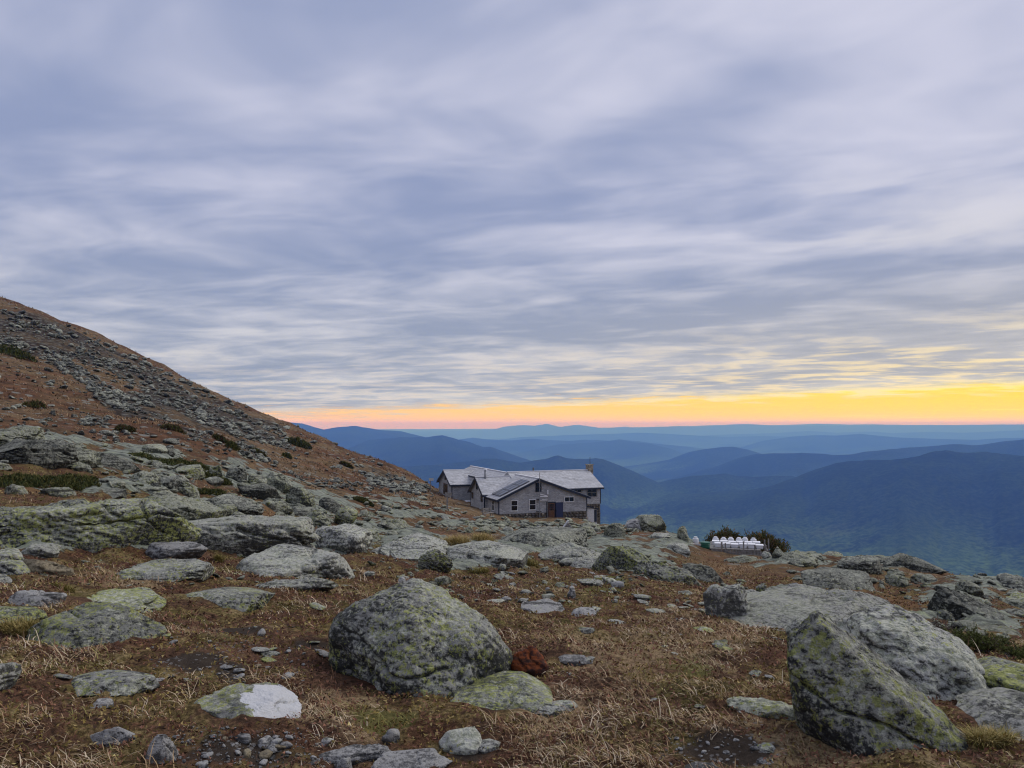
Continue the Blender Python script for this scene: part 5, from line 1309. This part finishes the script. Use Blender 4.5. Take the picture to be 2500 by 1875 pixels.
for k in range(5):
    z0, z1 = 0.02 + k * 0.13, 0.13 + k * 0.13
    ww = 0.5 * (1 - k / 6.2)
    MB().box(o, (1, 0, 0), (0, 1, 0), Z3, -ww * 0.6, ww, 0, 0.5, z0, z1).build('slat', M['grey_wood'], t)
MB().prism([o + Vector((-0.50, -0.03, 0.05)), o + Vector((-0.44, -0.03, 0.02)), o + Vector((0.12, -0.03, 0.80)), o + Vector((0.06, -0.03, 0.84))], (0, 0.56, 0)).build('lid', M['pale_board'], t)
# snow patch left over by the hut wall
me, V = rock_mesh('snow_patch', 'slab', (1.3, 1.0, 0.35), 888, 4, 0.4)
so = link('snow_patch', me, M['cap']); so.location = at(1143, 1225) + Vector((0, 0, -0.14)); tag(so, 'small leftover patch of white snow by the hut bench', 'snow patch', kind='thing')

# timber platform with white drums
pc = at(1802, 1354); PZ = EYE + math.hypot(pc.x, pc.y) * float(az_tan(1802, 1341)[1])
a_, b_ = Vector((0.96, -0.26, 0)).normalized(), Vector((0.26, 0.96, 0)).normalized()
O = Vector((pc.x, pc.y, 0))
plat = empty('timber_platform', pc, 'timber platform with posts and rails carrying white drums', 'platform')
for k in range(12): MB().box(O, a_, b_, Z3, -1.8 + k * 0.27, -1.8 + k * 0.27 + 0.25, 0.0, 3.2, PZ - 0.06, PZ).build('plank', M['grey_wood'], plat)
for k in range(17): MB().box(O, a_, b_, Z3, -1.7 + k * 0.19, -1.7 + k * 0.19 + 0.15, -0.06, -0.01, PZ - 0.60, PZ - 0.08).build('board', M['grey_wood'], plat)
for s_, l_, h_ in ((-1.05, -0.13, 0.45), (-0.8, -0.13, 0.4), (0.35, -0.13, 0.55), (1.05, -0.13, 0.35), (1.75, -0.1, 0.35), (1.75, 1.6, 0.45), (2.05, 2.6, 0.4)):
    MB().box(O, a_, b_, Z3, s_ - 0.045, s_ + 0.045, l_ - 0.045, l_ + 0.045, PZ - 1.6, PZ + h_).build('post', M['grey_wood'], plat)
MB().box(O, a_, b_, Z3, 0.0, 1.70, -0.24, -0.18, PZ - 0.42, PZ - 0.28).build('rail', M['grey_wood'], plat)
MB().box(O, a_, b_, Z3, 1.80, 1.86, -0.1, 2.6, PZ - 0.12, PZ + 0.02).build('rail', M['grey_wood'], plat)
MB().box(O, a_, b_, Z3, 0.3, 1.70, -0.24, -0.18, PZ - 0.98, PZ - 0.84).build('rail', M['grey_wood'], plat)
MB().box(O, a_, b_, Z3, -3.0, -1.83, 0.3, 0.42, PZ + 0.1, PZ + 0.2).build('rail', M['pale_board'], plat)
def drum_mesh(name, r_, h_, lid):
    bm = bmesh.new(); prof = [(0, 0), (r_ * 0.92, 0), (r_, 0.05), (r_, h_ * 0.33), (r_ * 1.04, h_ * 0.35), (r_, h_ * 0.37), (r_, h_ * 0.66), (r_ * 1.04, h_ * 0.68), (r_, h_ * 0.70), (r_, h_ - 0.04), (r_ * 0.94, h_), (0, h_)]
    N = 16; rings = []
    for q, z_ in prof: rings.append([bm.verts.new((q * math.cos(2 * math.pi * k / N), q * math.sin(2 * math.pi * k / N), z_)) for k in range(N)] if q else [bm.verts.new((0, 0, z_))])
    for u, v in zip(rings[:-1], rings[1:]):
        for k in range(N):
            a0, a1 = u[k % len(u)], u[(k + 1) % len(u)]; b0, b1 = v[k % len(v)], v[(k + 1) % len(v)]
            bm.faces.new([q for i, q in enumerate((a0, a1, b1, b0)) if q not in (a0, a1, b1, b0)[:i]])
    me = bpy.data.meshes.new(name); bm.to_mesh(me); bm.free(); me.materials.append(M['drum']); return me
dm = drum_mesh('drum', 0.20, 0.36, True); lm = bpy.data.meshes.new('lid')
lid = MB().tube((0, 0, 0.362), (0, 0, 0.46), 0.13, 0.12, 12)
lm.from_pydata(lid.v, [], lid.f); lm.materials.append(M['drum'])
ORD = ['first', 'second', 'third', 'fourth', 'fifth', 'sixth', 'seventh', 'eighth', 'ninth', 'tenth']
for i in range(6):
    t = bpy.data.objects.new('drum', dm); COL.objects.link(t); t.location = O + a_ * (-1.45 + 0.5 * i + rg.uniform(-.06, .06)) + b_ * (2.6 + rg.uniform(-.12, .12)) + Z3 * (PZ + 0.002)
    t.scale = (1, 1, rg.uniform(0.85, 1.0)); t.rotation_euler = (0, 0, rg.uniform(0, 6))
    tag(t, '%s white drum from the left along the back of the timber platform' % ORD[i], 'drum', 'white drums on the platform')
    q = bpy.data.objects.new('lid', lm); COL.objects.link(q); q.parent = t
def bin_mesh():
    bm = bmesh.new(); bmesh.ops.create_cube(bm, size=1.0)
    for v in bm.verts:
        k = 0.90 if v.co.z < 0 else 1.0
        v.co = Vector((v.co.x * 0.46 * k, v.co.y * 0.62 * k, (v.co.z + 0.5) * 0.24))
    bmesh.ops.bevel(bm, geom=list(bm.edges), offset=0.025, segments=2, affect='EDGES')
    me = bpy.data.meshes.new('bin'); bm.to_mesh(me); bm.free(); me.materials.append(M['drum']); return me
bnm = bin_mesh(); blm = bpy.data.meshes.new('bin_lid'); q_ = MB().box((0, 0, 0), (1, 0, 0), (0, 1, 0), (0, 0, 1), -0.245, 0.245, -0.325, 0.325, 0.242, 0.275)
blm.from_pydata(q_.v, [], q_.f); blm.materials.append(M['drum'])
for row, (n_, s0, l_) in (('rear', (6, -1.42, 1.75)), ('front', (6, -1.25, 0.75))):
    for i in range(n_):
        t = bpy.data.objects.new('storage_bin', bnm); COL.objects.link(t); t.location = O + a_ * (s0 + 0.53 * i + rg.uniform(-.015, .015)) + b_ * (l_ + rg.uniform(-.06, .06)) + Z3 * (PZ + 0.002)
        t.rotation_euler = (0, 0, math.atan2(a_.y, a_.x) + rg.gauss(0, 0.04)); t.scale = (1, 1, rg.uniform(0.85, 1.1))
        tag(t, '%s low white bin from the left in the %s bin row on the platform' % (ORD[i], row), 'bin', 'white bins on the platform')
        q = bpy.data.objects.new('lid', blm); COL.objects.link(q); q.parent = t
t = bpy.data.objects.new('drum', dm); COL.objects.link(t); t.location = O + a_ * -2.75 + b_ * 1.2 + Z3 * (float(ground((O + a_ * -2.75 + b_ * 1.2).x, (O + a_ * -2.75 + b_ * 1.2).y)[0]) - 0.03); tag(t, 'lone white drum standing left of the timber platform', 'drum')
q = bpy.data.objects.new('lid', lm); COL.objects.link(q); q.parent = t
gt = drum_mesh('green_tub', 0.33, 0.42, False); gt.materials.clear(); gt.materials.append(M['green_tub'])
t = link('green_tub', gt); t.location = O + a_ * -2.1 + b_ * 0.5 + Z3 * (float(ground((O + a_ * -2.1 + b_ * 0.5).x, (O + a_ * -2.1 + b_ * 0.5).y)[0]) - 0.02); tag(t, 'green plastic tub beside the white drums', 'tub')

# ------------------------------------------------------------------ shrubs
def needles(P, N_, sz, rng, col, var=0.3, asp=0.28):
    n = len(P); d1 = N_ + rng.normal(size=(n, 3)) * 0.55; d1 /= np.linalg.norm(d1, axis=1)[:, None]
    d2 = np.cross(d1, rng.normal(size=(n, 3))); d2 /= np.linalg.norm(d2, axis=1)[:, None]
    s_ = (sz * rng.uniform(0.6, 1.4, n))[:, None]
    V = np.stack([P - d2 * s_ * asp, P + d2 * s_ * asp, P + d1 * s_ * 1.3], 1).reshape(-1, 3)
    C = np.repeat(np.array(col)[rng.integers(len(col), size=n)] * rng.uniform(1 - var, 1 + var, (n, 1)), 3, 0)
    return V, np.arange(3 * n).reshape(-1, 3), C
GREENS = [(0.060, 0.075, 0.024), (0.085, 0.090, 0.028), (0.040, 0.052, 0.020), (0.12, 0.108, 0.036)]
def mat_shrub(px0, px1, pt_, pb, label, n=5000, cols=GREENS, name='spruce_shrub', hmin=0.25, seed=1):
    rng = np.random.default_rng(seed)
    pc_ = (px0 + px1) / 2; x, y, z = place(pc_, pb); r = math.hypot(x, y); a = float(az_tan(pc_, pb)[0]); sc = y / F
    W = (px1 - px0) * sc
    xb, yb, zb_ = place(pc_, pt_ + 4)
    Dp = min(max((math.hypot(xb, yb) - r) if np.isfinite(xb) else W * 0.3, W * 0.12), W * 0.8)
    H = max(hmin, ((pb - pt_) * sc) * 0.62)
    ax = np.array((math.cos(-a), math.sin(-a))); ay = np.array((math.sin(a), math.cos(a)))
    c2 = np.array((r + Dp * 0.5) * ay)
    t = empty(name, (c2[0], c2[1], float(ground(c2[0], c2[1])[0])), label, 'shrub')
    u = rng.uniform(-1, 1, n * 2); v = rng.uniform(-1, 1, n * 2)
    edge = 1 + 0.35 * fbm(np.stack([u * 2.2 + seed * 3, v * 2.2, 0 * u], 1), 3)
    k = np.hypot(u, v) < edge * 0.95; u, v = u[k][:n], v[k][:n]
    gx = c2[0] + ax[0] * u * W / 2 + ay[0] * v * Dp / 2; gy = c2[1] + ax[1] * u * W / 2 + ay[1] * v * Dp / 2
    lump = 0.55 + 0.9 * fbm(np.stack([u * W / 1.3, v * Dp / 1.3, 0 * u + seed], 1), 3)
    hh = H * np.clip(1.05 - np.hypot(u, v) ** 3, 0.1, 1) * np.clip(lump, 0.25, 1.3)
    z = ground(gx, gy) + hh * rng.uniform(0.25, 1, len(u)) ** 0.6
    P = np.stack([gx, gy, z], 1); loc = np.array(t.location)
    V, T, C = needles(P - loc, np.tile((0.0, 0.0, 0.7), (len(u), 1)), np.full(len(u), max(0.05, 5.0 * sc)), rng, cols)
    me = tris_mesh('foliage', V, T, False); point_color(me, 'tone', C); link('foliage', me, M['needle'], t)
    b = MB()
    for _ in range(14):
        i = rng.integers(len(u)); p1 = Vector(P[i]); p0 = Vector((p1.x * 0.98 + c2[0] * 0.02, p1.y * 0.98 + c2[1] * 0.02, float(ground(p1.x, p1.y)[0]) - 0.05))
        b.tube(p0, p1, 0.02 + 0.2 * sc, 0.008, 5)
    b.build('stem', M['twig'], t)
M['twig'] = simple('dead_twig', (0.13, 0.10, 0.08), 0.95, 0.1, 0.3, 20.0)
mat_shrub(-30, 238, 1138, 1192, 'wide dark juniper-like mat at the left edge among ledges', 9000, seed=2)
mat_shrub(318, 534, 1119, 1140, 'narrow dark green shrub band along the top of the left ledges', 5000, seed=3, hmin=0.35)
mat_shrub(486, 566, 1164, 1182, 'upper of two dark shrub patches among the left ledges', 2500, seed=4)
mat_shrub(478, 556, 1184, 1208, 'lower of two dark shrub patches among the left ledges', 2500, seed=5)
mat_shrub(700, 762, 1066, 1092, 'dark shrub patch high on the rocky hillside', 2200, seed=6, hmin=0.8)
mat_shrub(-20, 84, 826, 872, 'dark green scrub on the hillside at the left edge', 2500, seed=7, hmin=1.2)
mat_shrub(552, 586, 1082, 1098, 'small dark shrub beside the hillside talus', 1000, seed=8, hmin=0.8)
mat_shrub(864, 912, 1218, 1230, 'low olive shrub in the brown hollow left of the hut', 1200, seed=9, hmin=0.25)
for i_, (q0, q1, q2, q3, lb) in enumerate([(60, 110, 985, 997, 'dark scrub streak in the straw grass at the left of the hillside'), (395, 450, 1038, 1052, 'dark scrub below the hillside rock streak'), (610, 650, 1098, 1110, 'dark scrub at the foot of the lower talus'), (520, 560, 1070, 1080, 'thin dark scrub between the two lower talus patches'), (280, 330, 1045, 1056, 'small dark scrub in the tan middle of the hillside'), (830, 860, 1128, 1140, 'dark scrub just under the skyline left of the hut')]):
    mat_shrub(q0, q1, q2, q3, lb, 1100, seed=70 + i_, hmin=0.6, cols=GREENS + [(0.10, 0.055, 0.03), (0.08, 0.045, 0.026)])
mat_shrub(690, 712, 1108, 1118, 'tiny dark shrub low on the hillside', 600, seed=10, hmin=0.5)
BR = GREENS + [(0.16, 0.09, 0.045), (0.19, 0.12, 0.055), (0.14, 0.11, 0.04)]
def mound_shrub(px0, px1, pt_, pb, back, label, n, seed):
    """A rounded bush standing behind the platform."""
    rng = np.random.default_rng(seed); pc_ = (px0 + px1) / 2
    x, y, z = place(pc_, pb); a = float(az_tan(pc_, pb)[0]); r = math.hypot(x, y) + back; sc = r * math.cos(a) / F
    cx, cy = r * math.sin(a), r * math.cos(a); zg = float(ground(cx, cy)[0]); zt = EYE + r * float(az_tan(pc_, pt_)[1])
    W, H = (px1 - px0) * sc, max(zt - zg, 0.6)
    t = empty('spruce_shrub', (cx, cy, zg), label, 'shrub')
    d = rng.normal(size=(n, 3)); d[:, 2] = np.abs(d[:, 2]); d /= np.linalg.norm(d, axis=1)[:, None]
    rad = rng.uniform(0.6, 1.0, n) * (1 + 0.55 * fbm(d * 2.6 + seed, 4))
    P = d * rad[:, None] * (W / 2, W * 0.3, H)
    V, T, C = needles(P, d * 0.8 + (0, 0, 0.4), np.full(n, 4.5 * sc), rng, BR)
    me = tris_mesh('foliage', V, T, False); point_color(me, 'tone', C); link('foliage', me, M['needle'], t)
    b = MB()
    for _ in range(10):
        q = Vector(P[rng.integers(n)]); b.tube(Vector((cx + q.x * 0.4, cy + q.y * 0.4, zg - 0.4)), Vector((cx, cy, zg)) + q, 0.05, 0.015, 5)
    b.build('stem', M['twig'], t)
mound_shrub(1716, 1822, 1296, 1352, 9.0, 'dark rounded bush right behind the white drums', 5000, 12)
mound_shrub(1790, 1926, 1303, 1356, 6.0, 'larger olive-brown bush right of the timber platform', 7000, 13)
# little spruce beside the right boulders, built of twigs with needles
def spruce(px, py, hpx, label, seed, nbr=26, spreadf=0.8, dead=False):
    rng = np.random.default_rng(seed); o = at(px, py); sc = o.y / F; H = hpx * sc
    t = empty('dead_shrub' if dead else 'spruce_shrub', o, label, 'shrub')
    b = MB(); PP, NN = [], []
    for i in range(nbr):
        a = rng.uniform(0, 6.283); f = rng.uniform(0.15, 1); ln = H * spreadf * (1.15 - f * 0.7) * rng.uniform(0.6, 1.1)
        p0 = o + Vector((rng.normal() * 0.12 * H, rng.normal() * 0.12 * H, H * 0.05)); lift = 0.35 + f * 1.1
        d = Vector((math.cos(a), math.sin(a), lift)).normalized(); p1 = p0 + d * ln
        b.tube(p0, p1, 0.006 + 0.008 * H, 0.002, 5)
        for j in range(7):
            q0 = p0 + d * ln * rng.uniform(0.3, 1.0); d_ = (d + Vector(rng.normal(size=3)) * (0.8 if dead else 0.6)).normalized(); q1 = q0 + d_ * ln * rng.uniform(0.2, 0.42)
            b.tube(q0, q1, 0.004, 0.0015, 4)
            if not dead:
                m_ = 26; tt = rng.random(m_)
                PP.append(np.array(q0) + np.outer(tt, np.array(q1 - q0))); NN.append(np.tile(np.array(d_), (m_, 1)) * 0.6 + rng.normal(size=(m_, 3)) * 0.5)
    b.build('branch', M['twig'], t)
    if not dead:
        P = np.concatenate(PP) - np.array(o); N_ = np.concatenate(NN)
        V, T, C = needles(P, N_, np.full(len(P), 0.014 + 1.2 * sc), rng, [(0.11, 0.13, 0.035), (0.15, 0.16, 0.05), (0.075, 0.095, 0.028)], asp=0.16)
        me = tris_mesh('foliage', V, T, False); point_color(me, 'tone', C); link('foliage', me, M['needle'], t)
spruce(2352, 1585, 60, 'bushy green spruce sapling behind the broad pale dome', 41, 30, 1.0)
spruce(2405, 1590, 66, 'taller green spruce sapling right of the bushy one', 42, 34, 0.9)
spruce(2486, 1612, 40, 'low spruce sapling at the right picture edge', 43, 22, 1.1)
spruce(2262, 1545, 60, 'tangle of dead grey twigs behind the broad pale dome', 44, 26, 0.8, True)
spruce(2300, 1552, 60, 'bare reddish twigs left of the spruce saplings', 45, 18, 0.7, True)

# tussocks one can point to
def tussock(px, py, wpx, hpx, label, col, n, seed):
    rng = np.random.default_rng(seed); o = at(px, py); sc = o.y / F; R = wpx * sc / 2
    a = rng.uniform(0, 6.283, n); q = R * np.sqrt(rng.random(n))
    x, y = o.x + q * np.cos(a), o.y + q * np.sin(a) * 0.7 + R * 0.5
    V, T, C = blades(x, y, np.full(n, o.y), rng.uniform(0.6, 1.2, n) * hpx * sc * 1.3, np.array(col)[rng.integers(len(col), size=n)] * rng.uniform(0.75, 1.2, (n, 1)), rng, (0.2, 1.1), wind=(0.15, -0.2))
    me = tris_mesh('grass_tussock', V - np.array(o), T, True); point_color(me, 'tone', C)
    t = link('grass_tussock', me, M['blade']); t.location = o; tag(t, label, 'tussock', kind='thing')
YG = [(0.44, 0.33, 0.13), (0.50, 0.40, 0.18), (0.36, 0.27, 0.10)]
tussock(1108, 1330, 76, 22, 'big yellow grass tussock in front of the hut, left one', YG, 900, 51)
tussock(1180, 1322, 60, 18, 'yellow grass tussock right of the biggest one', YG, 700, 52)
OG = [(0.26, 0.22, 0.07), (0.34, 0.27, 0.10), (0.20, 0.18, 0.05)]
tussock(1280, 1378, 70, 18, 'olive grass tussock on the bedrock pavement', OG, 700, 53)
tussock(1170, 1398, 50, 12, 'low olive tussock left of the pavement one', OG, 500, 54)
tussock(40, 1550, 90, 34, 'greenish grass tussock at the left edge below the triangular slab', YG + OG, 900, 55)
tussock(148, 1436, 50, 18, 'bright green tuft above the bare grey stone', OG, 450, 56)
tussock(532, 1370, 22, 16, 'bright yellow-green tuft right of the perched stone', OG, 250, 57)
tussock(2434, 1822, 100, 40, 'mossy yellow-green clump at the lower right corner', OG + YG, 1200, 58)
